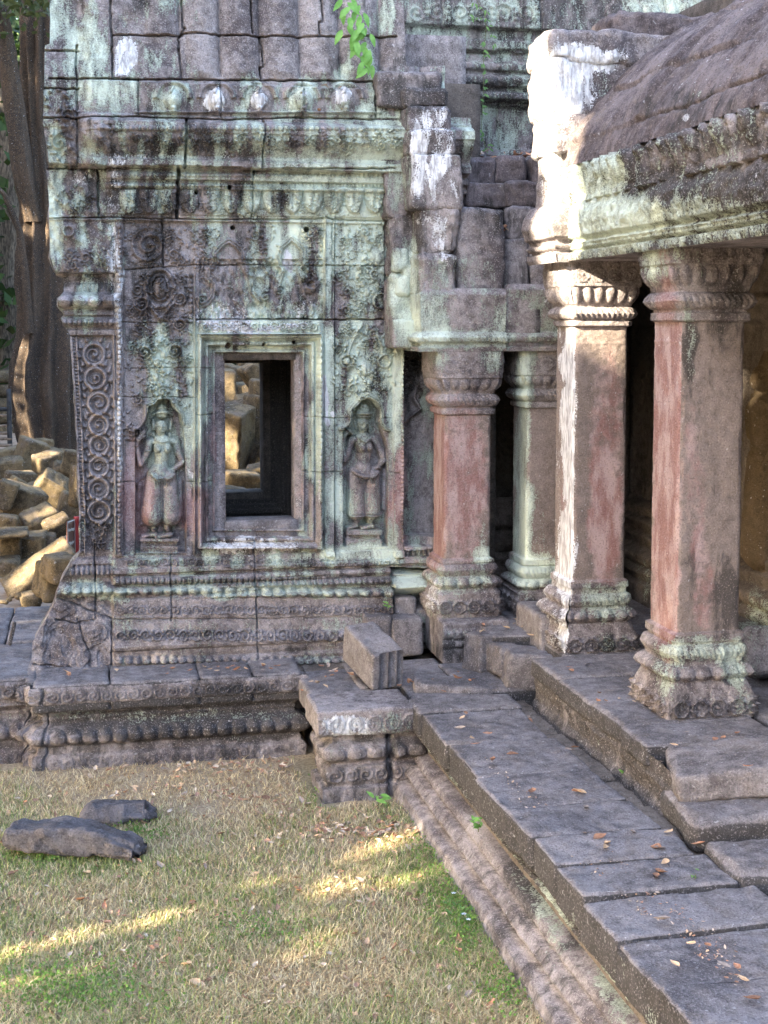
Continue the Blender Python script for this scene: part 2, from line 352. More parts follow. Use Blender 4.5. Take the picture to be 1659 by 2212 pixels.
def carve(Rf, fine=False):
    rs = random.getstate(); random.seed(8)
    U, V = Rf.U, Rf.V; r = Rf
    # window frame, mitred steps round the opening
    wx0, wx1, wy0, wy1 = 481, 640, 777, 1130
    d = np.maximum(np.maximum(wx0 - U, U - wx1), np.maximum(wy0 - V, V - wy1)); dd = d
    kd = [-20, 0, 7, 9, 15, 16, 19, 21, 30, 32, 37, 39, 46, 48, 52, 54, 60]
    kh = [-.085, -.085, -.085, -.05, -.048, -.02, -.02, -.035, -.03, .012, .012, -.005, .02, .045, .045, .0, .0]
    m = (dd < 60) & (U > 420) & (U < 705) & (V > 690)
    f = np.interp(dd, kd, kh); r.H[m] = np.where(dd[m] < 54, f[m], np.maximum(r.H[m], f[m]))
    m = r.sel(430, 690, 692, 722); r.H[m] = .03                       # carved lintel band of the frame
    r.scroll_band(432, 690, 696, 716, .012)
    r.stroke([(428, 722), (692, 722)], 2.5, .03); r.stroke([(428, 728), (692, 728)], 1.5, -.015)
    # left border strip, bead borders, foliage
    m = r.sel(262, 420, 480, 1200); r.H[m] -= .012
    for (x, y0, y1) in ((258, 485, 578), (256, 590, 1190), (412, 590, 700)):
        r.beads(x - 4, x + 5, y0, y1, 11, .016, vert=True)
    r.stroke([(267, 486), (267, 1190)], 1.6, -.012); r.stroke([(420, 590), (420, 1195)], 2.2, .02)
    # arches of the wall above the window
    arch1 = [(425, 645), (432, 660), (448, 655), (460, 640), (462, 615), (448, 600), (450, 585), (462, 570), (464, 545), (480, 528), (494, 520), (510, 530), (524, 548), (526, 575), (540, 600), (545, 630), (562, 648), (578, 640)]
    arch2 = [(598, 625), (606, 600), (612, 585), (600, 560), (606, 535), (622, 522), (628, 515), (640, 524), (655, 540), (655, 566), (646, 580), (652, 600), (658, 625), (672, 628), (682, 615)]
    for a in (arch1, arch2):
        r.stroke(a, 7, .024); r.stroke(a, 2.2, -.012)
    for (x, y, rr) in ((437, 648, 11), (572, 640, 12), (606, 628, 12), (672, 618, 13)): r.spiral(x, y, rr, .02, 1.3)
    m = r.sel(430, 700, 560, 690); q = P3(U[m] / 9, V[m] / 13); r.H[m] += .020 * fbm(q, 1, 3, 5) - .012
    r.foliage(355, 450, 488, 575, 14, .019); r.foliage(425, 470, 488, 600, 7, .017); r.foliage(520, 600, 486, 600, 16, .017); r.foliage(655, 700, 488, 620, 9, .017)
    # stone 250-350: big curl
    r.spiral(322, 530, 40, .022, 2.2); r.foliage(272, 350, 484, 576, 10, .014)
    # panel above the left figure
    r.ring(345, 622, 30, 5, .024, 1.35); r.ring(345, 622, 19, 3, .016, 1.4); r.dome(345, 622, 14, 24, .03); r.stroke([(318, 655), (340, 680), (345, 690), (352, 680), (374, 655)], 5, .02)
    r.foliage(272, 412, 592, 880, 60, .021)
    for x, y, rr in ((305, 655, 15), (388, 645, 13), (312, 762, 15), (377, 757, 15), (388, 700, 12)): r.spiral(x, y, rr, .024, 1.6); r.ring(x, y, rr, 3, .016)
    for k in range(9): r.add_dome(346 + random.uniform(-9, 9), 735 + k * 16, 7, 9, .022)
    r.foliage(270, 300, 880, 960, 9, .02)
    # panel above the right figure
    for k in range(10): r.add_dome(785 + 13 * math.sin(k), 500 + k * 19, 6, 8, .018)
    r.foliage(722, 835, 480, 685, 34, .019); r.foliage(722, 848, 700, 862, 40, .021)
    r.stroke([(752, 760), (762, 735), (770, 715), (780, 704)], 3.4, .02); r.stroke([(825, 760), (818, 735), (806, 715), (794, 704)], 3.4, .02)
    r.ring(748, 780, 13, 3, .02); r.dome(748, 780, 8, 9, .03); r.ring(829, 780, 13, 3, .02); r.dome(790, 795, 12, 18, .025)
    r.dome(812, 555, 16, 18, .02); r.ring(822, 650, 16, 3, .02)
    m = r.sel(700, 721, 470, 1200); r.H[m] += .018; r.stroke([(700, 470), (700, 690)], 2, .02); r.stroke([(722, 470), (722, 1200)], 1.6, -.02)
    r.beads(683, 694, 735, 1190, 13, .012, vert=True)
    # strips beside the right edge
    m = r.sel(848, 868, 600, 1200); r.H[m] += .03; r.beads(863, 870, 755, 1170, 9, .012, vert=True)
    # lotus petals below the cornice, small beads
    r.petals(255, 835, 412, 462, 44, .03); r.foliage(270, 830, 418, 462, 60, .012, (7, 11))
    r.beads(250, 835, 400, 408, 8, .012); r.beads(250, 835, 379, 387, 10, .01)
    r.foliage(210, 850, 300, 338, 70, .02, (8, 14)); r.beads(210, 850, 284, 296, 13, .012)
    for cx in (370, 462, 552, 645, 735):                                # buds of the frieze
        r.ring(cx, 222, 36, 7, .02, .95, 180, 360); r.add_dome(cx, 225, 31, 34, .018, .6); r.add_dome(cx, 226, 20, 22, .026, .7); r.add_dome(cx, 247, 8, 8, .03)
        r.stroke([(cx, 200), (cx - 6, 212)], 3, .02)
    r.stroke([(290, 252), (810, 252)], 3, .02)
    # roof flutes
    m = V < 184; x = U[m]; ph = np.abs(np.sin((x - 300) / 86 * math.pi)) ** .5; r.H[m] += .05 * (ph - .6) * ss(186, 160, V[m]) * ss(395, 410, x + (V[m] < 80) * 90)
    for pts in (((243, 80), (392, 82)), ((392, 76), (560, 84), (690, 84), (850, 84)), ((238, 0), (243, 175)), ((392, 0), (394, 62), (398, 64), (384, 90), (388, 176)), ((540, 0), (543, 76)), ((560, 84), (566, 150), (556, 152), (560, 180)), ((690, 0), (694, 52), (684, 54), (686, 84)), ((244, 178), (690, 182), (850, 184)), ((108, 176), (295, 178)), ((800, 190), (800, 262))): r.joint(pts, 2, -.05)
    r.joint([(296, 178), (298, 262)]); r.joint([(470, 182), (472, 264)]); r.joint([(645, 182), (645, 262)])
    r.joint([(165, 262), (300, 262), (480, 268), (620, 262), (850, 266)], 1.6, -.04); r.joint([(105, 366), (400, 366), (560, 372), (840, 370)], 1.8, -.05)
    r.joint([(397, 268), (397, 366)], 2.4, -.09); r.joint([(561, 270), (560, 368)], 1.8, -.05); r.joint([(384, 368), (382, 470)], 3.2, -.12); r.joint([(545, 372), (542, 470)]); r.joint([(211, 368), (213, 470)], 2, -.05)
    r.joint([(105, 472), (250, 470), (430, 474), (700, 474), (840, 478)], 1.4, -.03); r.joint([(350, 474), (354, 578)], 1.8, -.05); r.joint([(250, 584), (355, 576), (420, 572), (830, 574)], 1.3, -.025)
    r.joint([(425, 690), (700, 690), (832, 690)], 1.7, -.045); r.joint([(701, 470), (716, 476), (716, 690)], 1.6, -.03); r.joint([(832, 480), (832, 690)], 2, -.06)
    r.joint([(255, 697), (420, 697)], 1, -.02); r.joint([(270, 795), (480, 795)], 1, -.02); r.joint([(255, 858), (425, 858)], .9, -.02)
    r.joint([(272, 953), (345, 953)], .9, -.02); r.joint([(250, 1042), (485, 1040)], 1, -.02); r.joint([(425, 895), (482, 895)], 1, -.02); r.joint([(640, 900), (735, 902), (845, 902)], 1, -.02); r.joint([(640, 1018), (720, 1018), (860, 1020)], 1, -.02)
    r.joint([(388, 690), (388, 860)], .9, -.015); r.joint([(790, 760), (791, 880)], .9, -.02); r.joint([(548, 1130), (548, 1450)], 1.3, -.03); r.joint([(368, 1195), (368, 1260), (366, 1330)], 1.3, -.03)
    r.joint([(246, 1326), (547, 1324), (850, 1318)], 1, -.02); r.joint([(246, 1284), (850, 1280)], .8, -.015); r.joint([(152, 1000), (250, 1000)], .8, -.015); r.joint([(205, 1060), (205, 1200)], .9, -.02); r.joint([(205, 1200), (208, 1290)], 1.3, -.03)
    # dowel holes
    for x, y, q in ((422, 418, 4), (493, 408, 4), (503, 492, 4), (662, 496, 5), (494, 746, 5.5), (570, 744, 3), (636, 740, 4)): r.add_dome(x, y, q * 1.3, q * 1.3, -.09, .4)
    # the left stack: broken relief, cap bead and leaf courses
    r.beads(124, 243, 637, 664, 32, .035); r.petals(134, 246, 689, 704, 11, .018); r.beads(160, 240, 610, 630, 9, .012)
    r.foliage(140, 236, 530, 586, 12, .018); r.foliage(120, 205, 392, 465, 8, .02, (12, 20)); r.foliage(105, 165, 200, 360, 8, .025, (14, 24)); r.ring(148, 500, 11, 4, .025)
    m = r.sel(95, 240, 280, 600); r.H[m] += .03 * fbm(P3(U[m] / 26, V[m] / 30), 1, 3, 44)
    for y in (112, 197, 262): r.joint([(95, y), (170, y + 2)], 2, -.05)
    r.joint([(165, 100), (168, 360)], 2, -.04)
    # corner pilaster: bead edge and row of medallions
    xe = np.interp(V, [725, 850, 950, 1100, 1192], [153, 161, 166, 172, 172]); m = r.sel(150, 260, 726, 1194)
    t = (U - xe)[m]; r.H[m] += .03 * ((t < 3) | ((t > 10) & (t < 13))) + .022 * (t > 3) * (t < 10) * np.sqrt(np.clip(1 - (((V[m] / 7.5) % 1 - .5) * 2) ** 2, 0, 1))
    cy0 = 765
    for k, (cx, cyy, rr) in enumerate(((203, 765, 22), (206, 817, 22), (213, 871, 22), (213, 917, 20), (214, 962, 20), (213, 1008, 20), (213, 1055, 21), (214, 1105, 23))):
        r.ring(cx, cyy, rr, 6, .030); r.spiral(cx, cyy, rr * .8, .026, 1.3, 1 if k % 2 else -1, ph=k); r.add_dome(cx, cyy + 4, 7, 8, .022)
        for s_ in (-1, 1):
            for j in range(4):
                a = (-1.1 + j * .62); x = cx + s_ * math.cos(a) * (rr + 11); y = cyy + math.sin(a) * (rr + 11); r.caps(x, y, 6.5, x + s_ * 4, y - 9, 2.6, k=1.0, add=True)
    r.foliage(180, 240, 1125, 1185, 12, .026)
    r.stroke([(246, 726), (249, 1194)], 3, .03)
    m = r.sel(245, 272, 470, 1200); r.H[m] += .010 * fbm(P3(U[m] / 8, V[m] / 25), 1, 3, 61) + .02 * ss(246, 252, U[m]) * ss(270, 264, U[m])
    # base course ornaments
    r.scroll_band(270, 860, 1203, 1221, .010); r.petals(246, 860, 1242, 1257, 12, .02); r.beads(246, 860, 1262, 1280, 26, .028); r.scroll_band(246, 860, 1296, 1318, .010)
    r.scroll_band(246, 800, 1345, 1370, .016); r.beads(246, 770, 1400, 1416, 19, .026); r.beads(246, 740, 1420, 1432, 9, .012)
    r.beads(150, 243, 1219, 1240, 11, .02); r.beads(132, 243, 1256, 1280, 22, .03)
    # broken, patched corner
    m = r.sel(40, 244, 1284, 1460) | r.sel(205, 262, 1280, 1330); q = P3(U[m] / 44, V[m] / 52)
    n1 = fbm(q, 1, 2, 71); cell = np.round(n1 * 3.2) / 3.2; r.H[m] += .03 * cell + .006 * fbm(q, 4, 3, 72)
    for pts in (((115, 1283), (245, 1330)), ((205, 1290), (207, 1330), (165, 1337), (120, 1330)), ((168, 1330), (180, 1370), (196, 1400), (190, 1440)), ((75, 1420), (130, 1425), (188, 1430)), ((240, 1330), (240, 1445))): r.joint(pts, 1.4, -.025)
    # right stub of the base, big eroded lotus under the jamb
    m = (U > 790) & (V > 1318); r.H[m] -= .05
    m = (U > 838) & (V > 1222); r.H[m] = -.02 + .2 * ss(1215, 1262, V[m]) - .10 * ss(1262, 1300, V[m]) + .12 * ss(1300, 1310, V[m])
    r.joint([(840, 1225), (843, 1360)], 2.4, -.07)
    # recess with a carved border beside the front pillar
    m = r.sel(870, 1000, 757, 1160); r.H[m] = -.12; r.beads(868, 876, 757, 1160, 10, .014, vert=True)
    r.foliage(880, 925, 770, 860, 12, .03); r.stroke([(915, 830), (905, 860), (920, 885), (900, 900), (885, 915)], 6, .04)
    m = r.sel(870, 930, 1160, 1178); r.H[m] = -.04; m = r.sel(870, 930, 1178, 1200); r.H[m] = .04; r.petals(872, 925, 1184, 1200, 12, .02)
    # chips
    q = np.stack([U, V, V * 0], -1)
    random.setstate(rs)
def niche_figure(r, ox, oy, kind):
    """devata in a niche; zoom px * .1831 = photo px"""
    k = .1831; X_ = lambda x: ox + x * k; Y_ = lambda y: oy + y * k
    U, V = r.U, r.V
    def C(x0, y0, r0, x1, y1, r1, z=0., kk=.8): r.caps(X_(x0), Y_(y0), r0 * k, X_(x1), Y_(y1), r1 * k, k=kk, z=z - .060)
    def S(pts, w_, h): r.stroke([(X_(a), Y_(b)) for a, b in pts], w_ * k, h)
    def A(x, y, rx, ry, h, p=1.): r.add_dome(X_(x), Y_(y), rx * k, ry * k, h, p)
    if kind == 1:
        topl = [(165, 500), (235, 480), (300, 380), (330, 270), (330, 215), (400, 190), (440, 140), (510, 118), (600, 150), (625, 235), (700, 300), (740, 400), (765, 600), (790, 1300), (790, 1600)]
        x0, x1, yb = 175, 790, 1960
        arch = [(90, 470), (160, 500), (225, 480), (290, 400), (315, 320), (312, 205), (400, 180), (430, 130), (510, 100), (610, 130), (660, 230), (730, 310), (745, 420)]
    else:
        topl = [(140, 480), (200, 440), (250, 370), (250, 250), (310, 215), (345, 165), (430, 118), (520, 170), (545, 215), (580, 240), (590, 440), (660, 620), (700, 760), (740, 1000), (745, 1450)]
        x0, x1, yb = 150, 690, 1880
        arch = [(120, 480), (190, 470), (245, 400), (235, 280), (260, 230), (320, 170), (350, 120), (430, 90), (520, 130), (580, 190), (610, 300), (600, 420), (650, 480), (690, 490)]
    tx = np.array([X_(a) for a, b in topl]); ty = np.array([Y_(b) for a, b in topl])
    top = np.interp(U, tx, ty, left=1e4, right=1e4)
    inn = (V > top) & (V < Y_(yb)) & (U > X_(x0)) & (U < X_(x1))
    side = np.minimum(np.minimum(U - X_(x0), X_(x1) - U), np.minimum(V - top, Y_(yb) - V))
    r.H = np.where(inn, r.H * 0 - .070 * ss(0, 3.0, side), r.H).astype(np.float32)
    S(arch, 34, .035); S(arch, 9, -.012)
    if kind == 1:
        S([(170, 470), (130, 620)], 14, .01)
        C(490, 470, 82, 490, 480, 78, .005, 1.0); C(488, 520, 58, 488, 530, 52, .02)      # head
        C(505, 170, 12, 505, 300, 66, .0); C(505, 250, 58, 505, 310, 74, .0)
        for y in (205, 235, 265): S([(462, y + 8), (505, y + 14), (548, y + 8)], 7, .007)
        S([(395, 330), (440, 300), (510, 290), (580, 300), (625, 335)], 22, .028); S([(400, 372), (450, 350), (510, 346), (570, 352), (620, 375)], 10, .012)
        C(400, 400, 24, 405, 500, 20, .01); C(615, 400, 24, 600, 500, 20, .01); C(408, 560, 22, 408, 575, 20, .01); C(595, 560, 22, 595, 575, 20, .01)
        A(488, 470, 9, 34, .016); A(488, 497, 17, 9, .012); S([(450, 524), (488, 518), (526, 524)], 8, .010); S([(455, 540), (488, 546), (520, 540)], 7, .008); S([(448, 531), (528, 531)], 4, -.006)
        A(455, 455, 20, 9, .010); A(525, 455, 20, 9, .010); S([(430, 436), (458, 428), (482, 440)], 6, .007); S([(498, 440), (522, 428), (550, 436)], 6, .007)
        C(492, 560, 40, 495, 620, 46, 0)
        C(365, 650, 46, 640, 640, 46, .0, .85); C(500, 650, 105, 505, 760, 95, .0, .75); C(505, 760, 98, 500, 900, 80, .0, .75); C(500, 900, 84, 490, 1020, 108, .0, .75)
        A(438, 728, 52, 56, .034, .7); A(572, 728, 52, 56, .034, .7); A(500, 940, 8, 10, -.012)
        S([(420, 625), (500, 650), (600, 628)], 12, .006)
        C(352, 655, 44, 330, 770, 42, .01); C(330, 770, 42, 252, 915, 34, .02); C(248, 915, 35, 200, 700, 28, .03); C(200, 700, 27, 205, 640, 26, .035)
        C(215, 620, 36, 262, 560, 26, .035); C(262, 560, 18, 295, 530, 12, .045); C(250, 540, 16, 285, 512, 10, .045); C(262, 595, 16, 300, 575, 10, .04); C(235, 530, 12, 240, 515, 10, .04); C(200, 560, 12, 205, 530, 9, .035)
        S([(285, 740), (330, 755), (375, 752)], 9, .01); S([(175, 690), (230, 690)], 8, .008)
        C(672, 655, 46, 700, 780, 40, .0); C(700, 780, 42, 745, 880, 34, .01); C(745, 890, 33, 660, 965, 28, .02); C(650, 968, 26, 625, 985, 20, .03)
        for j in range(4): C(640, 960 + j * 16, 10, 600 + j * 6, 985 + j * 14, 7, .035)
        C(480, 1000, 110, 480, 1020, 120, .01, .7); C(420, 1060, 104, 385, 1520, 138, .012, .75); C(570, 1060, 104, 605, 1520, 130, .012, .75); C(495, 1080, 60, 495, 1500, 60, .02, .7)
        C(330, 1560, 70, 270, 1625, 28, .0, .7); C(620, 1540, 80, 690, 1630, 26, .0, .7); C(400, 1540, 66, 560, 1540, 66, .01, .6)
        S([(370, 1020), (440, 1070), (560, 1060), (640, 1030)], 22, .022); S([(390, 1050), (450, 1100), (550, 1085), (620, 1060)], 14, .016); S([(495, 1100), (497, 1560)], 7, .014)
        for j in range(7): S([(410 + j * 28, 1100), (415 + j * 27, 1150)], 8, .010)
        S([(310, 1060), (200, 1145)], 12, .02); C(240, 1150, 46, 225, 1470, 34, -.02, .7)
        for j in range(4): S([(190, 1170 + 8 * j), (300, 1190 + 26 * j)], 4, .008)
        C(715, 1130, 42, 725, 1480, 34, -.01, .7); C(725, 1480, 34, 765, 1580, 16, -.01, .7)
        C(408, 1590, 36, 405, 1690, 32, .01); C(562, 1590, 38, 570, 1690, 34, .01)
        for j in range(3): S([(360, 1690 + j * 16), (405, 1700 + j * 16), (450, 1692 + j * 16)], 8, .008); S([(520, 1690 + j * 16), (570, 1702 + j * 16), (620, 1694 + j * 16)], 8, .008)
        C(420, 1745, 26, 270, 1775, 18, .03); C(600, 1745, 28, 450, 1768, 22, .04)
        for j in range(4): C(430 + j * 2, 1755 + j * 10, 7, 412 + j * 4, 1758 + j * 10, 6, .055)
        for (ya, yb_, h, xa, xb) in ((1790, 1822, .075, 238, 692), (1822, 1880, .045, 250, 682), (1880, 1910, .065, 245, 688), (1910, 1962, .055, 240, 690)):
            m = r.sel(X_(xa), X_(xb), Y_(ya), Y_(yb_)); r.H[m] = np.maximum(r.H[m], h * .8 - .065)
    else:
        C(415, 430, 74, 415, 440, 70, .005, 1.0); C(415, 470, 56, 415, 500, 42, .02)
        C(430, 180, 14, 425, 290, 74, .0); C(425, 250, 66, 420, 310, 90, .0)
        for j, y in enumerate((230, 260, 290)): S([(380 - 12 * j, y + 8), (425, y + 14), (475 + 12 * j, y + 8)], 7, .008)
        S([(290, 322), (350, 312), (420, 310), (480, 312), (532, 322)], 20, .026); S([(310, 352), (420, 346), (520, 352)], 14, .012)
        C(330, 420, 20, 340, 500, 18, .0); C(500, 400, 20, 500, 520, 18, .0)
        A(415, 440, 9, 32, .016); A(415, 466, 16, 8, .012); S([(385, 492), (415, 486), (445, 492)], 8, .010); S([(388, 506), (415, 512), (440, 506)], 7, .008); S([(384, 499), (446, 499)], 4, -.006)
        A(385, 425, 18, 9, .010); A(448, 425, 18, 9, .010); S([(362, 408), (388, 400), (406, 410)], 6, .007); S([(424, 410), (446, 400), (470, 408)], 6, .007)
        C(415, 530, 36, 418, 590, 46, 0)
        C(300, 625, 46, 540, 610, 46, .0, .85); C(420, 620, 95, 430, 740, 90, .0, .75); C(430, 740, 92, 420, 880, 84, .0, .75); C(420, 880, 88, 410, 960, 105, .0, .75)
        A(380, 715, 55, 56, .036, .7); A(485, 710, 50, 56, .036, .7); A(440, 878, 12, 8, -.010)
        S([(350, 600), (420, 650), (500, 600)], 14, .012); S([(330, 760), (430, 775), (520, 760)], 7, .006)
        C(285, 640, 46, 250, 760, 40, .0); C(245, 760, 40, 200, 870, 34, .01); C(195, 870, 33, 165, 700, 28, .02); C(165, 700, 26, 185, 570, 24, .02); C(190, 570, 30, 240, 520, 24, .02)
        C(240, 530, 14, 285, 560, 9, .03); S([(150, 560), (200, 500), (280, 540)], 14, .012)
        C(560, 630, 48, 630, 760, 42, .0); C(630, 760, 42, 650, 850, 36, .01); C(650, 870, 34, 590, 940, 28, .02); C(590, 940, 26, 500, 985, 18, .03)
        for j in range(4): C(520, 965 + j * 12, 9, 455, 975 + j * 12, 7, .04)
        C(410, 970, 112, 410, 1000, 120, .01, .7); C(342, 1040, 100, 332, 1480, 104, .012, .75); C(508, 1040, 96, 512, 1480, 100, .012, .75)
        C(330, 1480, 78, 300, 1510, 50, .0, .6); C(540, 1480, 76, 600, 1505, 34, .0, .6); S([(240, 1520), (640, 1512)], 14, .02); S([(265, 1490), (600, 1490)], 6, .01)
        S([(280, 990), (400, 1050), (520, 1040), (640, 960)], 24, .024); S([(290, 1020), (400, 1072), (530, 1060)], 12, .014); S([(425, 1080), (430, 1500)], 8, .014)
        for j in range(8): S([(330 + j * 28, 1080), (334 + j * 27, 1130)], 8, .010)
        C(190, 980, 46, 190, 1470, 34, -.01, .7); C(690, 1000, 44, 680, 1440, 44, -.01, .7); S([(150, 1040), (190, 1065), (230, 1040)], 5, .008); S([(650, 1070), (690, 1090), (730, 1070)], 5, .008)
        C(345, 1540, 34, 345, 1600, 32, .01); C(505, 1540, 36, 500, 1600, 32, .01)
        for j in range(3): S([(300, 1560 + j * 18), (345, 1570 + j * 18), (390, 1562 + j * 18)], 9, .010); S([(455, 1560 + j * 18), (502, 1572 + j * 18), (550, 1562 + j * 18)], 9, .010)
        C(330, 1640, 26, 225, 1675, 18, .03); C(510, 1640, 28, 390, 1668, 22, .04)
        for (ya, yb_, h, xa, xb) in ((1685, 1740, .08, 205, 612), (1740, 1800, .05, 215, 600), (1800, 1882, .07, 200, 615)):
            m = r.sel(X_(xa), X_(xb), Y_(ya), Y_(yb_)); r.H[m] = np.maximum(r.H[m], h * .8 - .065)
PAV_PAINT = [
    # lichen: l, dark: d, white: w, red: r
    ('l', 140, 60, 60, 130, .35), ('l', 200, 100, 60, 60, .25), ('w', 265, 130, 28, 60, .62), ('l', 230, 225, 100, 45, .35), ('d', 600, 80, 320, 110, -.15), ('l', 560, 80, 240, 95, -.75), ('d', 560, 80, 240, 95, -.15), ('l', 290, 120, 60, 60, -.3), ('l', 740, 120, 60, 80, .35),
    ('w', 462, 225, 22, 28, .75), ('w', 550, 228, 20, 22, .7), ('w', 645, 212, 10, 10, .5), ('w', 728, 222, 22, 24, .7), ('l', 370, 225, 45, 40, .35), ('l', 645, 225, 45, 40, .25),
    ('l', 300, 320, 120, 60, .15), ('w', 275, 350, 60, 18, .35), ('l', 500, 300, 110, 40, .25), ('l', 760, 300, 120, 70, .35), ('d', 300, 330, 90, 25, .3), ('d', 480, 330, 90, 40, .2), ('w', 470, 350, 70, 12, .3), ('w', 640, 350, 60, 25, .3),
    ('w', 250, 410, 22, 60, .35), ('w', 240, 560, 14, 110, .35), ('w', 257, 850, 10, 300, .30), ('d', 340, 420, 120, 60, .15), ('l', 460, 420, 24, 90, .25), ('l', 540, 420, 22, 60, .3), ('l', 620, 430, 100, 110, .25), ('l', 760, 400, 90, 120, .4),
    ('l', 330, 520, 80, 60, -.35), ('l', 330, 620, 90, 120, -.45), ('r', 480, 600, 90, 60, .18), ('l', 630, 540, 40, 90, .4), ('w', 628, 560, 12, 36, .8), ('w', 470, 680, 90, 30, .35), ('w', 660, 670, 40, 25, .4), ('l', 560, 690, 140, 40, .3),
    ('l', 710, 560, 22, 120, .5), ('l', 770, 560, 40, 140, .45), ('d', 810, 620, 40, 100, .2), ('l', 740, 640, 25, 60, -.2), ('w', 330, 590, 70, 16, .05),
    ('l', 345, 780, 55, 100, .62), ('l', 300, 860, 40, 160, -.25), ('r', 300, 800, 40, 120, .15), ('l', 345, 960, 45, 90, .45), ('l', 350, 880, 50, 30, .3), ('l', 420, 880, 30, 170, .5), ('l', 445, 1040, 40, 22, .25), ('w', 400, 1020, 50, 14, .4),
    ('r', 292, 1060, 40, 150, .62), ('r', 350, 1110, 70, 70, .35), ('l', 290, 1080, 40, 110, -.4), ('r', 430, 1110, 40, 80, .65), ('l', 420, 1120, 34, 70, -.3), ('r', 470, 950, 13, 220, .55), ('r', 650, 950, 13, 200, .5), ('l', 470, 960, 12, 200, -.3), ('l', 650, 900, 12, 220, -.3),
    ('l', 560, 735, 150, 45, .35), ('w', 560, 700, 130, 16, .25), ('w', 560, 735, 130, 14, .25), ('d', 520, 745, 110, 14, .2), ('l', 690, 900, 30, 260, .4), ('d', 690, 960, 20, 240, .25), ('w', 700, 860, 8, 60, .7), ('w', 716, 895, 7, 9, .8), ('w', 700, 910, 7, 8, .7), ('w', 690, 1050, 10, 90, .3),
    ('l', 770, 780, 80, 110, .45), ('d', 820, 850, 25, 60, .35), ('l', 855, 800, 14, 200, .55), ('l', 790, 900, 60, 60, .35), ('l', 730, 1020, 20, 160, .35), ('r', 868, 1060, 30, 150, .7), ('l', 868, 1080, 22, 120, -.4), ('r', 795, 1080, 30, 60, .4), ('l', 745, 1090, 20, 60, .5), ('l', 820, 1150, 60, 60, .2), ('r', 830, 1110, 16, 60, .45),
    ('w', 560, 1180, 130, 22, .3), ('l', 560, 1200, 150, 20, .3), ('l', 780, 1195, 110, 24, .55), ('w', 450, 1175, 60, 12, .1), ('l', 330, 1205, 60, 12, .2), ('w', 480, 1180, 30, 12, .2),
    ('d', 560, 1240, 330, 16, .1), ('l', 560, 1270, 330, 16, .3), ('l', 200, 1270, 80, 20, .35), ('l', 540, 1305, 330, 20, -.35), ('l', 560, 1355, 330, 24, -.05), ('l', 560, 1410, 330, 10, .1), ('l', 880, 1260, 45, 36, .75), ('l', 150, 1380, 120, 80, -.45), ('d', 150, 1380, 120, 80, -.3),
    ('d', 205, 850, 40, 130, .15), ('l', 205, 960, 50, 260, -.5), ('l', 205, 960, 50, 260, -.2), ('l', 180, 540, 60, 60, .2), ('l', 125, 420, 22, 200, .45), ('w', 180, 385, 30, 20, .4), ('w', 190, 650, 40, 16, .35), ('d', 190, 615, 50, 20, .3), ('l', 180, 655, 60, 20, .1),
    ('d', 205, 960, 60, 300, -.35), ('d', 330, 1100, 90, 160, -.35), ('d', 500, 1310, 420, 30, -.35), ('l', 500, 1310, 420, 26, -.15), ('d', 500, 1360, 420, 24, -.15), ('w', 256, 620, 11, 160, .35), ('w', 256, 950, 10, 100, .25), ('d', 256, 850, 14, 420, -.4),
    ('d', 480, 880, 16, 300, -.3), ('w', 560, 1165, 140, 18, .25), ('w', 560, 712, 140, 14, .3), ('l', 560, 760, 110, 20, .3), ('l', 350, 560, 100, 90, -.1), ('d', 700, 760, 60, 40, .2), ('d', 560, 430, 300, 50, .15), ('l', 560, 580, 80, 80, .15), ('d', 120, 1400, 140, 90, -.3), ('l', 820, 500, 60, 200, .15),
    ('d', 900, 800, 30, 60, .4), ('l', 900, 900, 26, 160, -.5), ('l', 830, 420, 40, 180, .2), ('w', 560, 1350, 300, 10, -.1), ('l', 450, 1390, 400, 40, -.15)]
Rf = facade_H(X, Z); carve(Rf); U, V = Rf.U.copy(), Rf.V.copy()
FIG1 = (262, 412, 862, 1202); FIG2 = (731, 848, 846, 1186)
def finish_H(Rf, X, Z):
    q = np.stack([X, X * 0, Z], -1)
    er = fbm(q, 9, 3, 131)
    H = Rf.B + (Rf.H - Rf.B) * 2.1 + .008 * fbm(q, 3.5, 3, 101) + .006 * fbm(q, 22, 3, 103) + .0022 * fbm(q, 70, 2, 107)
    return H - .014 * np.clip(er - .28, 0, 1)
H = finish_H(Rf, X, Z)
st = paint(U, V, (.40, .03, .14, .36), PAV_PAINT)
vs = V * .35; strk = fbm(P3(U / 22, vs / 22), 1, 3, 211); st[..., 0] += .65 * strk * (V < 1240) * (U > 100); st[..., 3] += .34 * fbm(P3(U / 16, vs / 16), 1, 3, 223) * (V < 1240)
P = np.stack([X, YW - H, Z], -1)
fc = lambda A: (A[:-1, :-1] + A[1:, 1:]) / 2
Uc, Vc = fc(U), fc(V)
inr = lambda r: (Uc > r[0]) & (Uc < r[1]) & (Vc > r[2]) & (Vc < r[3])
hole = inr((488, 641, 778, 1128)) | (Uc > 985) & (Vc > 700) | (Uc > 868) & (Vc < 150) | (Uc > 950) & (Vc < 262)
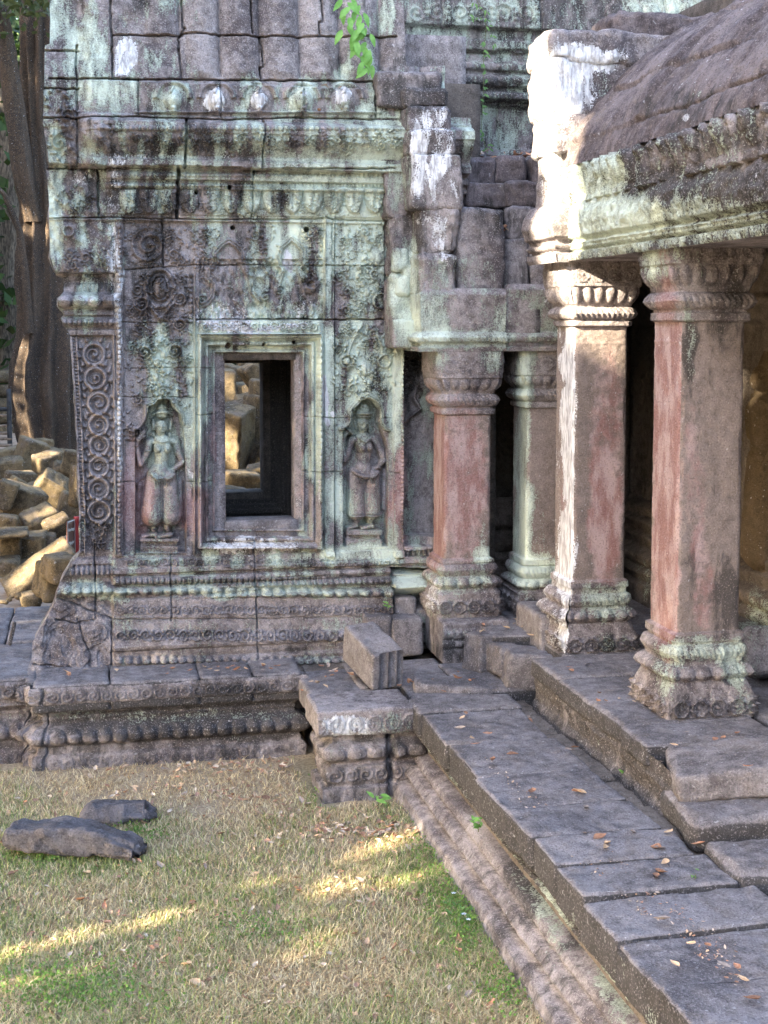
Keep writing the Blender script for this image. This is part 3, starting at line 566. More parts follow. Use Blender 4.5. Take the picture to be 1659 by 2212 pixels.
# region ids -> parts
reg = np.zeros(Uc.shape, int)
reg[(Vc < 181)] = 1
reg[(Vc >= 181) & (Vc < 259)] = 2
reg[(Vc >= 259) & (Vc < 366)] = 3
reg[(Vc >= 366) & (Vc < 470)] = 8
reg[(Uc < 246) & (Vc >= 470)] = 4
reg[(Vc >= 1234)] = 5
reg[inr((428, 694, 719, 1186))] = 6
reg[inr(FIG1) | inr(FIG2)] = 7
reg[(Uc >= 868) & (Vc > 757) & (Vc < 1200)] = 9
names = {0: 'wall', 1: 'roof', 2: 'lotus_frieze', 3: 'cornice', 4: 'corner_pilaster', 5: 'base_moulding', 6: 'window_frame', 8: 'petal_band', 9: 'carved_panel'}
for k, nme in names.items():
    m = (reg == k) & ~hole
    if m.any(): grid_mesh(nme, P, STONE, None, st, m).parent = None or pav; bpy.context.view_layer
for o in pav.children: o.matrix_parent_inverse = Matrix.Translation(-pav.location)
# fine figure panels
for (box, o_, kind, lab) in ((FIG1, (259.2, 837), 1, 'left niche figure with a tall pointed crown, right hand raised, green lichen over face and chest'), (FIG2, (712.8, 837), 2, 'right niche figure with a cap-like crown and red stone skirt')):
    xa, zb = onY(box[0], 1030, YW)[0], onY(780, box[3], YW)[1]; xb = onY(box[1], 1030, YW)[0]; za = onY(780 if kind == 2 else 340, box[2], YW)[1]; zb = onY(780 if kind == 2 else 340, box[3], YW)[1]
    xa -= .012; xb += .012; za += .012; zb -= .012
    fx = np.arange(xa, xb, .0021); fz = np.arange(za, zb, -.0021)[:, None]; FX = np.repeat(fx[None], len(fz), 0); FZ_ = np.repeat(fz, len(fx), 1)
    rf = facade_H(FX, FZ_); carve(rf); niche_figure(rf, *o_, kind); Hf = finish_H(rf, FX, FZ_)
    s2 = paint(rf.U, rf.V, (.36, .05, .08, .22), PAV_PAINT)
    edge = np.minimum(np.minimum(FX - FX[0, 0], FX[0, -1] - FX), np.minimum(FZ_[0, 0] - FZ_, FZ_ - FZ_[-1, 0])); Hf = Hf - .004 * (edge < .008)
    o = grid_mesh('niche_figure', np.stack([FX, YW - Hf, FZ_], -1), STONE, None, s2); par(o, pav); o['label'] = lab
# ---- side wall, top and inner room
xs = xl; Pd = np.linspace(0, 1.9, 40)
SX = np.repeat(xs[::3, None], 40, 1); SZ = np.repeat(Zs[::3, None], 40, 1); h0 = H[::3, 0][:, None]
SY = YW - h0 + Pd[None]; SX = np.where(Pd[None] > .30, np.maximum(SX, .03), SX); SX = SX + .03 * fbm(np.stack([SX, SY, SZ], -1), 4, 3, 9) * (Pd[None] > .02)
o = grid_mesh('side_wall', np.stack([SX, SY, SZ], -1), STONE, None, np.broadcast_to(np.array([.35, 0, .05, .45]), SX.shape + (4,)).copy()); par(o, pav)
def quadbox(name, lo, hi, mat, parent=None, base=(.1, 0, 0, .3)):
    c = [(a + b_) / 2 for a, b_ in zip(lo, hi)]; d = [b_ - a for a, b_ in zip(lo, hi)]
    return block(name, c, d, mat=mat, rnd=.008, amp=.004, res=.08, base=base, chips=.2, parent=parent)
xo0, xo1 = onY(488, 900, YW)[0], onY(641, 900, YW)[0]; zo1, zo0 = onY(560, 778, YW)[1], onY(560, 1128, YW)[1]
YI = YW + .34
quadbox('window_jamb', (xo0 - .3, YW + .10, zo0 - .3), (xo0 + .004, YI, zo1 + .3), STONE, pav, (.15, .3, .1, .2))
quadbox('window_jamb', (xo1 - .004, YW + .10, zo0 - .3), (xo1 + .3, YI, zo1 + .3), STONE, pav, (.15, .35, .35, .2))
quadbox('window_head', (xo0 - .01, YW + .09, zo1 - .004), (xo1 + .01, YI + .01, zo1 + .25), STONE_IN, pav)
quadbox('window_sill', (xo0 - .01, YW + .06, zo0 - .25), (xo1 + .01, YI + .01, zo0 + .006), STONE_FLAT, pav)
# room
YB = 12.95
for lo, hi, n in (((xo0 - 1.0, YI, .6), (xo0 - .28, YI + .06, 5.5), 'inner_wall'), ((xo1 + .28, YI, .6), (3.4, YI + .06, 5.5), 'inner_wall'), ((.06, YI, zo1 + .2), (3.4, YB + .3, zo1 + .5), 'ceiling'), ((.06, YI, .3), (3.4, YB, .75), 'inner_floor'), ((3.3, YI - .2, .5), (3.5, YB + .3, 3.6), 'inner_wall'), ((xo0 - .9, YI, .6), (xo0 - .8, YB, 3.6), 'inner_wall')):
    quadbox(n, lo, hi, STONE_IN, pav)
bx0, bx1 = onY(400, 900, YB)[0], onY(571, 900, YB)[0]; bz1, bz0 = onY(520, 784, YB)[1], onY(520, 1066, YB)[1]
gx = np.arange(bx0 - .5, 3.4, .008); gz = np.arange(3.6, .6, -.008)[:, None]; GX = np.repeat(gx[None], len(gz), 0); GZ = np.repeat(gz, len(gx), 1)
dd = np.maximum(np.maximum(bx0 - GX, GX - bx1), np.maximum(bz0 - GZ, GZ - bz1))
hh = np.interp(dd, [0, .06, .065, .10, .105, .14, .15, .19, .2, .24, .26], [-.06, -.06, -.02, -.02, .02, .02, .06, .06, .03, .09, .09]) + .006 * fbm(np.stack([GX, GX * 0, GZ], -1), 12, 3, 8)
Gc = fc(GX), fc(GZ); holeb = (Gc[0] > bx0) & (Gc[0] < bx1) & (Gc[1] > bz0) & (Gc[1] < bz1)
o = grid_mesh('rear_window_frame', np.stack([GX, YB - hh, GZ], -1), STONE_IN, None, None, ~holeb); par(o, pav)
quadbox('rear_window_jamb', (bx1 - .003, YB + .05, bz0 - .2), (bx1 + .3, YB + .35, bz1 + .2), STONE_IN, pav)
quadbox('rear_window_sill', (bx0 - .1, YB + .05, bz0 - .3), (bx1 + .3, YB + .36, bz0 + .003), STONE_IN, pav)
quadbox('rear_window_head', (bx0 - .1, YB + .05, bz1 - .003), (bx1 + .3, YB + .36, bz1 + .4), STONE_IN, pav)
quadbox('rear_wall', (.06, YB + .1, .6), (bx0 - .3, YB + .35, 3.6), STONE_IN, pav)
# roof cover behind the fluted front
quadbox('roof_core', (.05, 12.0, 3.9), (3.3, 13.4, z1 - .25), STONE, pav)
# ================================================================== PLINTH UNDER THE PAVILION
random.seed(21)
def profile_wall(name, path, zk, hk, z_lo, z_hi, mat, parent, res=.009, carve_fn=None, base=(.2, 0, 0, .45), items=(), nrm=None, seed=0, amp=1.0, zst=None):
    """vertical moulded face along a plan path (list of xy), profile h(z) outward; outward normals to the right of the path direction unless nrm"""
    path = np.array(path, float); seg = np.diff(path, axis=0); L = np.hypot(seg[:, 0], seg[:, 1]); S = np.concatenate([[0], np.cumsum(L)])
    ns = int(S[-1] / res) + 2; s = np.unique(np.concatenate([np.linspace(0, S[-1], ns), S])); zz = np.arange(z_hi, z_lo - res, -res)
    px_, py_ = np.interp(s, S, path[:, 0]), np.interp(s, S, path[:, 1])
    nn = np.stack([seg[:, 1], -seg[:, 0]], 1) / L[:, None]
    # mitred vertex normals
    N = np.zeros((len(s), 2))
    for i, si in enumerate(s):
        k = min(np.searchsorted(S, si, side='right') - 1, len(L) - 1)
        n = nn[k]
        if abs(si - S[k]) < 1e-6 and 0 < k < len(L): a = nn[k - 1] + nn[k]; n = a / (a @ nn[k])
        N[i] = n
    # shear near corners so mitres stay closed
    Sg = np.repeat(s[None], len(zz), 0); Zg = np.repeat(zz[:, None], len(s), 1)
    H = np.interp(Zg, zk, hk)
    if carve_fn is not None: H = H + carve_fn(Sg, Zg)
    P0 = np.stack([np.repeat(px_[None], len(zz), 0), np.repeat(py_[None], len(zz), 0), Zg], -1)
    hm = np.interp(Zg, zk, hk)
    # tangential stretching at corners
    T = np.zeros_like(P0)
    for k in range(1, len(L)):
        for side, kk in ((-1, k - 1), (1, k)):
            n = nn[k - 1] + nn[k]; n = n / (n @ nn[k]); t = n - nn[kk]
            w_ = np.clip(1 - np.abs(s - S[k]) / max(.12, 1e-6), 0, 1) * ((s <= S[k] + 1e-9) if side < 0 else (s > S[k] + 1e-9))
            T[..., 0] += w_[None] * t[0] * hm; T[..., 1] += w_[None] * t[1] * hm
    N1 = np.stack([nn[np.clip(np.searchsorted(S, s, side='right') - 1, 0, len(L) - 1)][:, i] for i in (0, 1)], -1)
    for k in range(1, len(L)): N1[np.argmin(np.abs(s - S[k]))] = nn[k - 1]
    q = P0 + seed
    H = H + amp * (.012 * fbm(q, 4, 3, 301) + .008 * fbm(q, 20, 3, 303) + .003 * fbm(q, 65, 2, 307))
    P = P0.copy(); P[..., 0] += N1[None, :, 0] * H + T[..., 0]; P[..., 1] += N1[None, :, 1] * H + T[..., 1]
    U_, V_ = uv(P); st = paint(U_, V_, base, items)
    if zst is not None: st = st + zst(Sg, Zg)
    o = grid_mesh(name, P, mat, None, st)
    if parent is not None: par(o, parent)
    return o
def band(Sg, Zg, za, zb, per, h, kind='bead', ph=0):
    t = ((Sg / per + ph) % 1 - .5) * 2; c = (Zg - (za + zb) / 2) / ((zb - za) / 2)
    if kind == 'bead': return h * np.sqrt(np.clip(1 - (t * 1.05) ** 2 - c * c, 0, 1))
    if kind == 'petal':
        wd = .9 * np.sqrt(np.clip(1 - ((zb - Zg) / (zb - za)) ** 3, 0, 1)) + .01
        return h * np.sqrt(np.clip(1 - (t / wd) ** 2, 0, 1)) * (Zg > za) * (Zg < zb)
    if kind == 'leaf':
        tt = ((Sg / per + .5 * c + ph) % 1 - .5) * 2; return h * np.sqrt(np.clip(1 - tt ** 2, 0, 1)) * (np.abs(c) < 1) * np.sqrt(np.clip(1 - c * c, 0, 1))
    if kind == 'rosette':
        r = np.hypot(t * per / 2, (Zg - (za + zb) / 2)); R0 = min(per, zb - za) / 2
        th = np.arctan2((Zg - (za + zb) / 2), t * per / 2); rr = r / R0 * (1 + .06 * np.cos(8 * th))
        return h * (np.exp(-((rr - .82) / .10) ** 2) + .9 * np.exp(-((rr - .5) / .10) ** 2) * (.75 + .25 * np.cos(8 * th)) + 1.1 * np.clip(1 - (rr / .26) ** 2, 0, 1)) * (rr < 1)
    if kind == 'scroll':
        r = np.hypot(t * per / 2, (Zg - (za + zb) / 2)); R0 = min(per, zb - za) / 2; th = np.arctan2((Zg - (za + zb) / 2), t * per / 2)
        return h * np.exp(-((((r / R0 * 1.6) - th / 6.283) % 1 - .5) / .22) ** 2) * (r < R0)
def jt(Sg, Zg, pos, w=.006, d=-.04, za=-9, zb=99):
    r = 0
    for p in pos: r = r + d * np.exp(-((Sg - p + .006 * np.sin(Zg * 40)) / w) ** 2) * (Zg > za) * (Zg < zb)
    return r
plinth = tag(thing('temple_plinth', (.9, 11, 0)), 'low moulded stone plinth carrying the window wall, with a band of lotus bosses', 'plinth')
PZ = [0, .07, .085, .10, .13, .155, .165, .20, .25, .30, .31, .325, .35, .365, .38, .41, .43, .445, .455, .49, .50, .615, .63]
PH = [.05, .05, .04, .015, .01, .0, .02, .055, .065, .03, .0, -.03, -.035, -.02, -.035, -.02, .03, .04, .02, .03, .065, .07, .055]
def plinth_carve(S, Z):
    return band(S, Z, .165, .295, .115, .036) + band(S, Z, .0, .07, .09, .012, 'scroll') + band(S, Z, .385, .425, .03, .014, 'leaf') + band(S, Z, .51, .605, .10, .014, 'scroll') + jt(S, Z, (.33, 1.08, 1.75, 2.5), za=-1) + jt(S, Z, (.8, 1.4, 2.1), za=-1, zb=.4)
YP = 10.80
# three stepped stretches: far left, corner, main
a0, _ = onZ(95, 1490, .63)
a1, _ = onZ(655, 1470, .63)
profile_wall('moulded_face', [(-2.6, 11.05), (-.46, 11.05), (-.46, 10.94), (a0 - .05, 10.94), (a0 - .05, YP), (a1, YP), (a1, 11.2)], PZ, PH, -.05, .632, STONE, plinth, .0075, plinth_carve,
             base=(.12, 0, .02, .42), items=[('l', 400, 1500, 500, 14, -.1), ('l', 400, 1545, 500, 14, .25), ('d', 450, 1560, 400, 40, .3), ('d', 550, 1540, 150, 60, .35), ('r', 640, 1600, 90, 60, .1), ('l', 300, 1640, 400, 30, -.3)])
# ledge slabs
def slab(name, x0, x1, y0, y1, zt, th=.22, parent=None, rot=(0, 0, 0), base=(.0, 0, .02, .2), rnd=.022, amp=.008, res=.03, mat=None, seed=0, items=(), chips=.6):
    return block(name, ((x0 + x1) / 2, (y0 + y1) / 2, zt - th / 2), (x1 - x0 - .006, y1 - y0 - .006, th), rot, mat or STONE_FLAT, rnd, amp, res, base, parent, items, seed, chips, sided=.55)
xs_ = [-2.6, -1.7, -.95, -.47]
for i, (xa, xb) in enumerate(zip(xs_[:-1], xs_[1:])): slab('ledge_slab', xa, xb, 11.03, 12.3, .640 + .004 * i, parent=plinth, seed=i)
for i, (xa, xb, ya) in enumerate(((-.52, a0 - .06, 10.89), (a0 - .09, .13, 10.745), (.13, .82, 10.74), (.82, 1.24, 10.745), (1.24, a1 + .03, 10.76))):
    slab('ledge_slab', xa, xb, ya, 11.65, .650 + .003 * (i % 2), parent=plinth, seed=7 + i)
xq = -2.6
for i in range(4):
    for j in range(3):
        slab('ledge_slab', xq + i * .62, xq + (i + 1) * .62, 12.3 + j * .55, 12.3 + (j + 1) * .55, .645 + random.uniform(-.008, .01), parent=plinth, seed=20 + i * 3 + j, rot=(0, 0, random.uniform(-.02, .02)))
# ================================================================== TERRACE
ter = tag(thing('stone_terrace', (2.8, 8, 0)), 'raised stone terrace of worn grey slabs running towards the camera beside the lawn', 'terrace')
XT = 2.30
TZk = [0, .07, .09, .10, .15, .20, .21, .23, .27, .30, .33, .37, .42, .45, .64]
THk = [.22, .20, .17, .07, .14, .10, .02, .07, .05, -.07, -.10, -.02, .03, -.08, -.08]
def ter_carve(S, Z): return band(S, Z, .36, .45, .10, .022) + .008 * fbm(P3(S * 2.2, Z * 5), 1, 3, 66) + jt(S, Z, (.7, 1.5, 2.4, 3.2, 4.1), w=.01)
profile_wall('side_moulding', [(XT + .05, 9.7), (XT + .05, 4.0)], TZk, THk, -.05, .50, STONE_WARM, ter, .011, lambda S, Z: ter_carve(S, Z), base=(.02, 0, .0, .28), seed=3, amp=2.0,
             items=[('r', 1010, 1800, 60, 90, .1), ('d', 1200, 1900, 120, 200, .1), ('l', 1180, 1950, 60, 120, .15)]) if False else None
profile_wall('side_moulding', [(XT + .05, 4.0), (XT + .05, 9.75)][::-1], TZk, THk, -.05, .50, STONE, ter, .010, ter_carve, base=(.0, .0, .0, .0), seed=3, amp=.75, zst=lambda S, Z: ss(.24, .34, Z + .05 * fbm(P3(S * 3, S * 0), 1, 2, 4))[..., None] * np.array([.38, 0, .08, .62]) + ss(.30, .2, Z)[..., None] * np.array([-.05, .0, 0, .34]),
             items=[('l', 1190, 1980, 40, 140, .35), ('l', 1330, 2150, 60, 90, .4), ('d', 1150, 2000, 120, 260, .1)])
# slab joints along the terrace, measured on the front edge
edge = [9.45, 8.72, 8.03, 7.42, 6.95, 6.55, 6.15, 5.72, 5.25, 4.7, 4.1]
tilt = [0, .004, -.004, .006, -.004, .005, -.003, .004, .003, 0]
XR = [3.02, 3.05, 3.04, 3.06, 3.08, 3.12, 3.2, 3.42, 3.45, 3.45]
for i, (yb, ya) in enumerate(zip(edge[:-1], edge[1:])):
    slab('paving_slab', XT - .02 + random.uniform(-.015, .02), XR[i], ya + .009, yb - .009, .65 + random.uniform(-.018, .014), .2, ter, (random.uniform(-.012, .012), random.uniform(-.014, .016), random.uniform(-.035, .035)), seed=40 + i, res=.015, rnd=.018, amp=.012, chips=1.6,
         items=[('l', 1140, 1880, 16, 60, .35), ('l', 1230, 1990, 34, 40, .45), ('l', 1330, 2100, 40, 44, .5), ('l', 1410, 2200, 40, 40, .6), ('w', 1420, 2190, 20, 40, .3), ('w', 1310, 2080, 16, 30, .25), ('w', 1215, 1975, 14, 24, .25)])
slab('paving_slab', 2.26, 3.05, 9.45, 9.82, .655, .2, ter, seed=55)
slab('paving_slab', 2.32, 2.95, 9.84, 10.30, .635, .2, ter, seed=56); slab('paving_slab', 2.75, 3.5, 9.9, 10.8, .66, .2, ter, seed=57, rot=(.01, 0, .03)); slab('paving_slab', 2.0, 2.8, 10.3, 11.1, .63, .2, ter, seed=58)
# gully stones between walkway and step
for i, y in enumerate(np.arange(6.4, 9.9, .52)):
    slab('gully_stone', 3.0 + .02 * (i % 2), 3.24, y, y + .52, .60 + random.uniform(-.025, .02), .2, ter, seed=70 + i, mat=STONE_WARM, rnd=.05, amp=.02)
quadbox('fill', (XT + .08, 3.9, -.1), (6.2, 11.6, .47), STONE_WARM, ter); quadbox('fill', (1.72, 10.3, -.1), (3.2, 11.7, .53), STONE_WARM, ter); quadbox('fill', (1.3, 10.95, .3), (2.4, 11.7, .60), STONE_WARM, ter)
# upper floor and its step
XS = 3.18
step_k = ([.4, .62, .66, .72, .78, .80, .90, .94], [.03, .03, .0, .0, .02, .01, .02, .0])
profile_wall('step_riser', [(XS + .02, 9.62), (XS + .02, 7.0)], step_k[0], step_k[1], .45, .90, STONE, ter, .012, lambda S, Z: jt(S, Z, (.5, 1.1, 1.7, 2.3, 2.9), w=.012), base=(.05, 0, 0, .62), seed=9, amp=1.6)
flo = [(3.16, 4.05, 9.05, 9.66), (3.16, 4.05, 8.42, 9.05), (3.17, 4.05, 7.86, 8.42), (3.15, 4.05, 7.45, 7.86), (3.45, 4.1, 7.0, 7.45), (3.42, 4.1, 9.68, 10.4), (3.1, 4.1, 10.4, 11.0)]
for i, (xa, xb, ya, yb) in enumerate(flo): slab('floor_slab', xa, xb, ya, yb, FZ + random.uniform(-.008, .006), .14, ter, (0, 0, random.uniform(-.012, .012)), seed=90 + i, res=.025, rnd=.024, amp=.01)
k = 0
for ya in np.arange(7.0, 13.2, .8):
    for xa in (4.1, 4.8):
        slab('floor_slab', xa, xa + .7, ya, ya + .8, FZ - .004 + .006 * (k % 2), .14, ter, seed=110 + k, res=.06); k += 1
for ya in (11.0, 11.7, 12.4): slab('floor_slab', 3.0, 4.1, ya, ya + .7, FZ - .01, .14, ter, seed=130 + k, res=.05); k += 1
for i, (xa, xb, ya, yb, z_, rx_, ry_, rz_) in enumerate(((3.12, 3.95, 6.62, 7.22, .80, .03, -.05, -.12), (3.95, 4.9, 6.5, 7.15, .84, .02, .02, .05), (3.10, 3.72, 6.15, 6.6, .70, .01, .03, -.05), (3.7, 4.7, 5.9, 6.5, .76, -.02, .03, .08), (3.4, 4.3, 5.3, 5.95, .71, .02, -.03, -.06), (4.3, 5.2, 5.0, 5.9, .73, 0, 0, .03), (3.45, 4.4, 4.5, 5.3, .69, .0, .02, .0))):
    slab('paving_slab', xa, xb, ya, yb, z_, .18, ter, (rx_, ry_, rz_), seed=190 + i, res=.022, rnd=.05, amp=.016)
# small broken steps between the ledge and the upper floor
for i, (x0, x1, y0, y1, Y, d) in enumerate(((1105, 1230, 1415, 1500, 9.9, .45), (1070, 1130, 1400, 1470, 10.15, .5), (905, 1070, 1478, 1520, 9.95, .35), (1170, 1225, 1330, 1420, 10.1, .7))):
    blk_px('step_block', x0, x1, y0, y1, Y, d, rot=(R(random.uniform(-5,5)), R(random.uniform(-4,7)), R(random.uniform(-12,12))), mat=STONE_FLAT, base=(.0, 0, 0, .25), rnd=.03, seed=140 + i, amp=.016, parent=ter)
# ---- projecting corner pedestal at the end of the lawn
stub = tag(thing('corner_pedestal', (1.95, 9.9, 0)), 'short projecting stone pedestal with a white lichen rosette band, between the lawn and the terrace', 'pedestal')
x0s, x1s = onZ(690, 1548, .65)[0], 2.30
SK = ([0, .07, .08, .12, .22, .23, .25, .29, .36, .385, .40, .45, .49, .5], [.05, .05, .0, .015, .02, -.03, -.02, .025, .04, .0, -.04, -.03, .02, .02])
profile_wall('moulded_face', [(x0s + .09, 10.1), (x0s + .09, 9.66), (x1s + .1, 9.66)], SK[0], SK[1], -.05, .51, STONE, stub, .0065,
             lambda S, Z: band(S, Z, .25, .38, .15, .035, ph=.2) + band(S, Z, .10, .22, .11, .014, 'scroll') + jt(S, Z, (.90,), w=.02, d=-.10), base=(.08, 0, 0, .45), items=[('l', 720, 1600, 30, 60, .3), ('l', 830, 1600, 120, 30, .1), ('r', 720, 1640, 20, 80, .25)])
def stub_rel(V, N):
    f = (N[:, 1] < -.7); S = V[:, 0]; Z = V[:, 2]; V = V.copy()
    V[:, 1] -= np.where(f, band(S, Z, -.075, .05, .135, .016, 'rosette', ph=.1) - .015 * (Z < -.085), 0); return V
block('cap_slab', ((x0s + 2.28) / 2, 9.86, .555), (2.28 - x0s, .52, .195), (0, 0, 0), STONE, .022, .007, .0075, (.15, 0, .0, .3), stub,
      [('w', 740, 1568, 55, 26, .75), ('w', 800, 1570, 30, 20, .5), ('l', 860, 1565, 60, 30, .35), ('l', 800, 1520, 140, 24, -.45), ('w', 800, 1590, 100, 8, .3)], seed=160, relief=stub_rel, chips=.4)
cb = tag(blk_px('corner_slab', 668, 832, 1492, 1556, 10.22, .75, mat=STONE_FLAT, base=(.0, 0, 0, .35), rnd=.03, seed=165, amp=.012, items=[('l', 700, 1540, 30, 30, .2)]), 'plain grey corner slab laid between the plinth ledge and the rosette pedestal', 'slab')
# ================================================================== PILLARS
def pillar(X, Y, s, zbot, ztop, vk, label, items, wob=0, base=(.12, 0, 0, .2), rosettes='rosette', res=.008, broken=None, sides=None):
    """X, Y: front left shaft corner; vk: z levels dict"""
    t = thing('stone_pillar', (X + s / 2, Y + s / 2, zbot)); tag(t, label, 'pillar', None)
    cx, cy_ = X + s / 2, Y + s / 2
    b0, b1, b2, b3, b4, b5, b6, b7, s0, s1, c1, c2, c3, c4, c5, c6 = vk
    zk = [b0, b1 - .006, b1, b2, b2 + .01, (b2 + b3) / 2, b3, b3 + .008, b4, (b4 + b5) / 2, b5, b5 + .01, b6 - .008, b6, b7, b7 + .012, s0, s1, s1 + .012, c1, c1 + .008, c2 - .006, c2, (c2 + c3) / 2, c3, c3 + .008, c4, c5 - .03, c5 - .006, c5, c6]
    hk = [.082, .078, .074, .05, .04, .06, .045, .03, .03, .045, .035, .015, .015, .028, .026, .004, .0, .0, .026, .028, .012, .012, .028, .050, .034, .02, .03, .062, .075, .085, .088]
    def build(name, za, zb):
        zz = np.unique(np.concatenate([np.arange(za, zb, res), [zb]] + [[z] for z in zk if za < z < zb]))[::-1]
        n = int(4 * (s + .1) / res / 4) * 4; q = np.linspace(0, 4, n + 1); side = np.minimum(q.astype(int), 3); f = (q - side) * 2 - 1
        ux = np.select([side == 0, side == 1, side == 2, side == 3], [f, 1 + 0 * f, -f, -1 + 0 * f]); uy = np.select([side == 0, side == 1, side == 2, side == 3], [-1 + 0 * f, f, 1 + 0 * f, -f])
        rr = (np.abs(ux) ** 14 + np.abs(uy) ** 14) ** (1 / 14); ux, uy = ux / rr, uy / rr
        H = np.interp(zz, zk, hk)[:, None]; A = np.repeat((f * (s / 2 + .08))[None], len(zz), 0); Zg = np.repeat(zz[:, None], len(q), 1); A = A + side[None] * 5.013
        dec = band(A, Zg, b2 + .01, b3, .115, .032) + band(A, Zg, b4, b5, .040, .014, 'leaf') + band(A, Zg, b0 + .012, b1 - .012, .118, .040, rosettes, ph=.25)
        dec = dec + band(A, Zg, c2, c3, .045, .018, 'leaf') + band(A, Zg, c4 + .005, c5 - .01, .095, .026) + band(A, Zg, c5 + .02, c6 - .05, .12, .010, 'rosette') * (c6 - c5 > .12)
        if name == 'shaft':
            dec = dec + .004 * np.exp(-((Zg - (s1 - .12)) / .006) ** 2)
        hw = s / 2 + H
        Xp, Yp = cx + ux[None] * hw, cy_ + uy[None] * hw
        P = np.stack([Xp, Yp, Zg], -1); N = np.stack([ux, uy], -1); N = np.where(np.abs(N) > .97, np.sign(N), N * .7)
        cor = np.clip(1.6 - np.abs(np.abs(ux) - np.abs(uy)) * 12, 0, 1)[None]
        er = (.0018 if name == 'shaft' else .008) * fbm(P, 7, 3, 401) + .0035 * fbm(P, 30, 3, 403) - .035 * np.clip(fbm(P, 6, 3, 409) - .1, 0, 1) * cor * (1 if name == 'shaft' else 1.6)
        D = dec * (1 - .6 * np.clip(cor, 0, 1)) + er
        if broken is not None: D = D + broken(name, A - side[None] * 5.013, Zg, side[None])
        P[..., 0] += N[None, :, 0] * D; P[..., 1] += N[None, :, 1] * D
        U_, V_ = uv(P); st = paint(U_, V_, base, items)
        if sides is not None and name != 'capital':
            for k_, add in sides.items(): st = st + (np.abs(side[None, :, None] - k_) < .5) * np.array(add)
        o = grid_mesh(name, P, STONE_SHAFT if name == 'shaft' else STONE, None, st); par(o, t); return o
    build('base', b0, s0 - .02); build('shaft', s0 - .022, s1 + .004); build('capital', s1 + .002, c6)
    # solid core top
    return t
def lv(Yc, Xc, vs, h=.06):
    """photo rows -> heights on the front face"""
    u = uv(np.array([[Xc, Yc - h, 2.0]]))[0][0]; return [onY(u, v, Yc - h)[1] for v in vs]
def brokeD(name, A, Z, side):
    if name != 'base': return 0
    return -.05 * ss(.10, .14, A) * (side == 0) * (Z < 1.40) * (Z > 1.15) + .02 * (side == 0) * (A > .12) * (Z > 1.15) * (Z < 1.4)
D = lv(8.0, 3.56, [1509, 1488, 1447, 1441, 1405], .08)
pillar(3.575, 8.0, .435, FZ - .01, 3.97, [FZ - .012, 1.10, 1.165, 1.27, 1.30, 1.393, 1.425, 1.47, 1.485, 3.42, 3.475, 3.505, 3.60, 3.64, 3.78, 3.97],
       'nearest tall square stone pillar with a red streak down its grey front and a broken right base corner',
       [('r', 1440, 900, 36, 480, .75), ('r', 1440, 1250, 40, 200, .55), ('l', 1440, 980, 60, 400, -.4), ('r', 1500, 1060, 34, 160, .55), ('r', 1520, 1280, 34, 150, .62), ('r', 1490, 850, 20, 150, .4), ('l', 1480, 760, 24, 120, .55), ('d', 1490, 740, 20, 80, .4), ('l', 1430, 800, 12, 120, .25), ('w', 1430, 640, 40, 80, .05),
        ('l', 1560, 1000, 60, 420, -.5), ('d', 1570, 1300, 50, 110, .25), ('d', 1580, 700, 60, 90, .2), ('l', 1420, 560, 60, 60, .45), ('l', 1500, 560, 40, 60, .2), ('d', 1570, 600, 80, 60, .3), ('l', 1520, 1400, 110, 34, .55), ('l', 1590, 1440, 40, 60, .6), ('l', 1440, 1440, 40, 80, .45), ('l', 1520, 1525, 100, 40, .10), ('l', 1610, 1520, 30, 30, .35), ('d', 1500, 1525, 110, 40, .12), ('w', 1430, 1480, 30, 60, .2)],
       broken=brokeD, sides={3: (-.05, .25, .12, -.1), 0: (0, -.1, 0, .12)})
def brokeC(name, A, Z, side):
    return .035 * (side == 3) * ss(1.45, 1.2, Z) * (Z > 1.14) if name == 'base' else 0
pillar(3.535, 9.8, .425, FZ - .01, 3.885, [FZ - .012, 1.085, 1.16, 1.265, 1.29, 1.375, 1.43, 1.475, 1.49, 3.385, 3.43, 3.445, 3.53, 3.555, 3.69, 3.885],
       'tall square stone pillar with a white-plastered left face and rusty red front, its capital catching the sun',
       [('w', 1232, 900, 20, 260, .55), ('r', 1230, 1080, 24, 200, .35), ('w', 1230, 1220, 26, 120, .6), ('l', 1232, 900, 40, 500, -.4), ('r', 1310, 980, 52, 300, .55), ('r', 1300, 1140, 40, 160, .4), ('l', 1310, 950, 60, 330, -.5), ('l', 1310, 1300, 70, 50, .6), ('l', 1350, 1270, 30, 20, .4), ('w', 1220, 1370, 16, 40, .7), ('l', 1330, 1390, 60, 30, .25), ('d', 1300, 1390, 60, 30, .3), ('l', 1300, 640, 100, 90, -.5), ('d', 1300, 640, 100, 90, -.4)], base=(.12, 0, 0, .15),
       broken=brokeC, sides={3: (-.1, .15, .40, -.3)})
zA = [FZ + .02, 1.17, 1.185, 1.30, 1.31, 1.40, 1.415, 1.43, 1.445, 2.70, 2.73, 2.755, 2.86, 2.90, 3.00, 3.205]
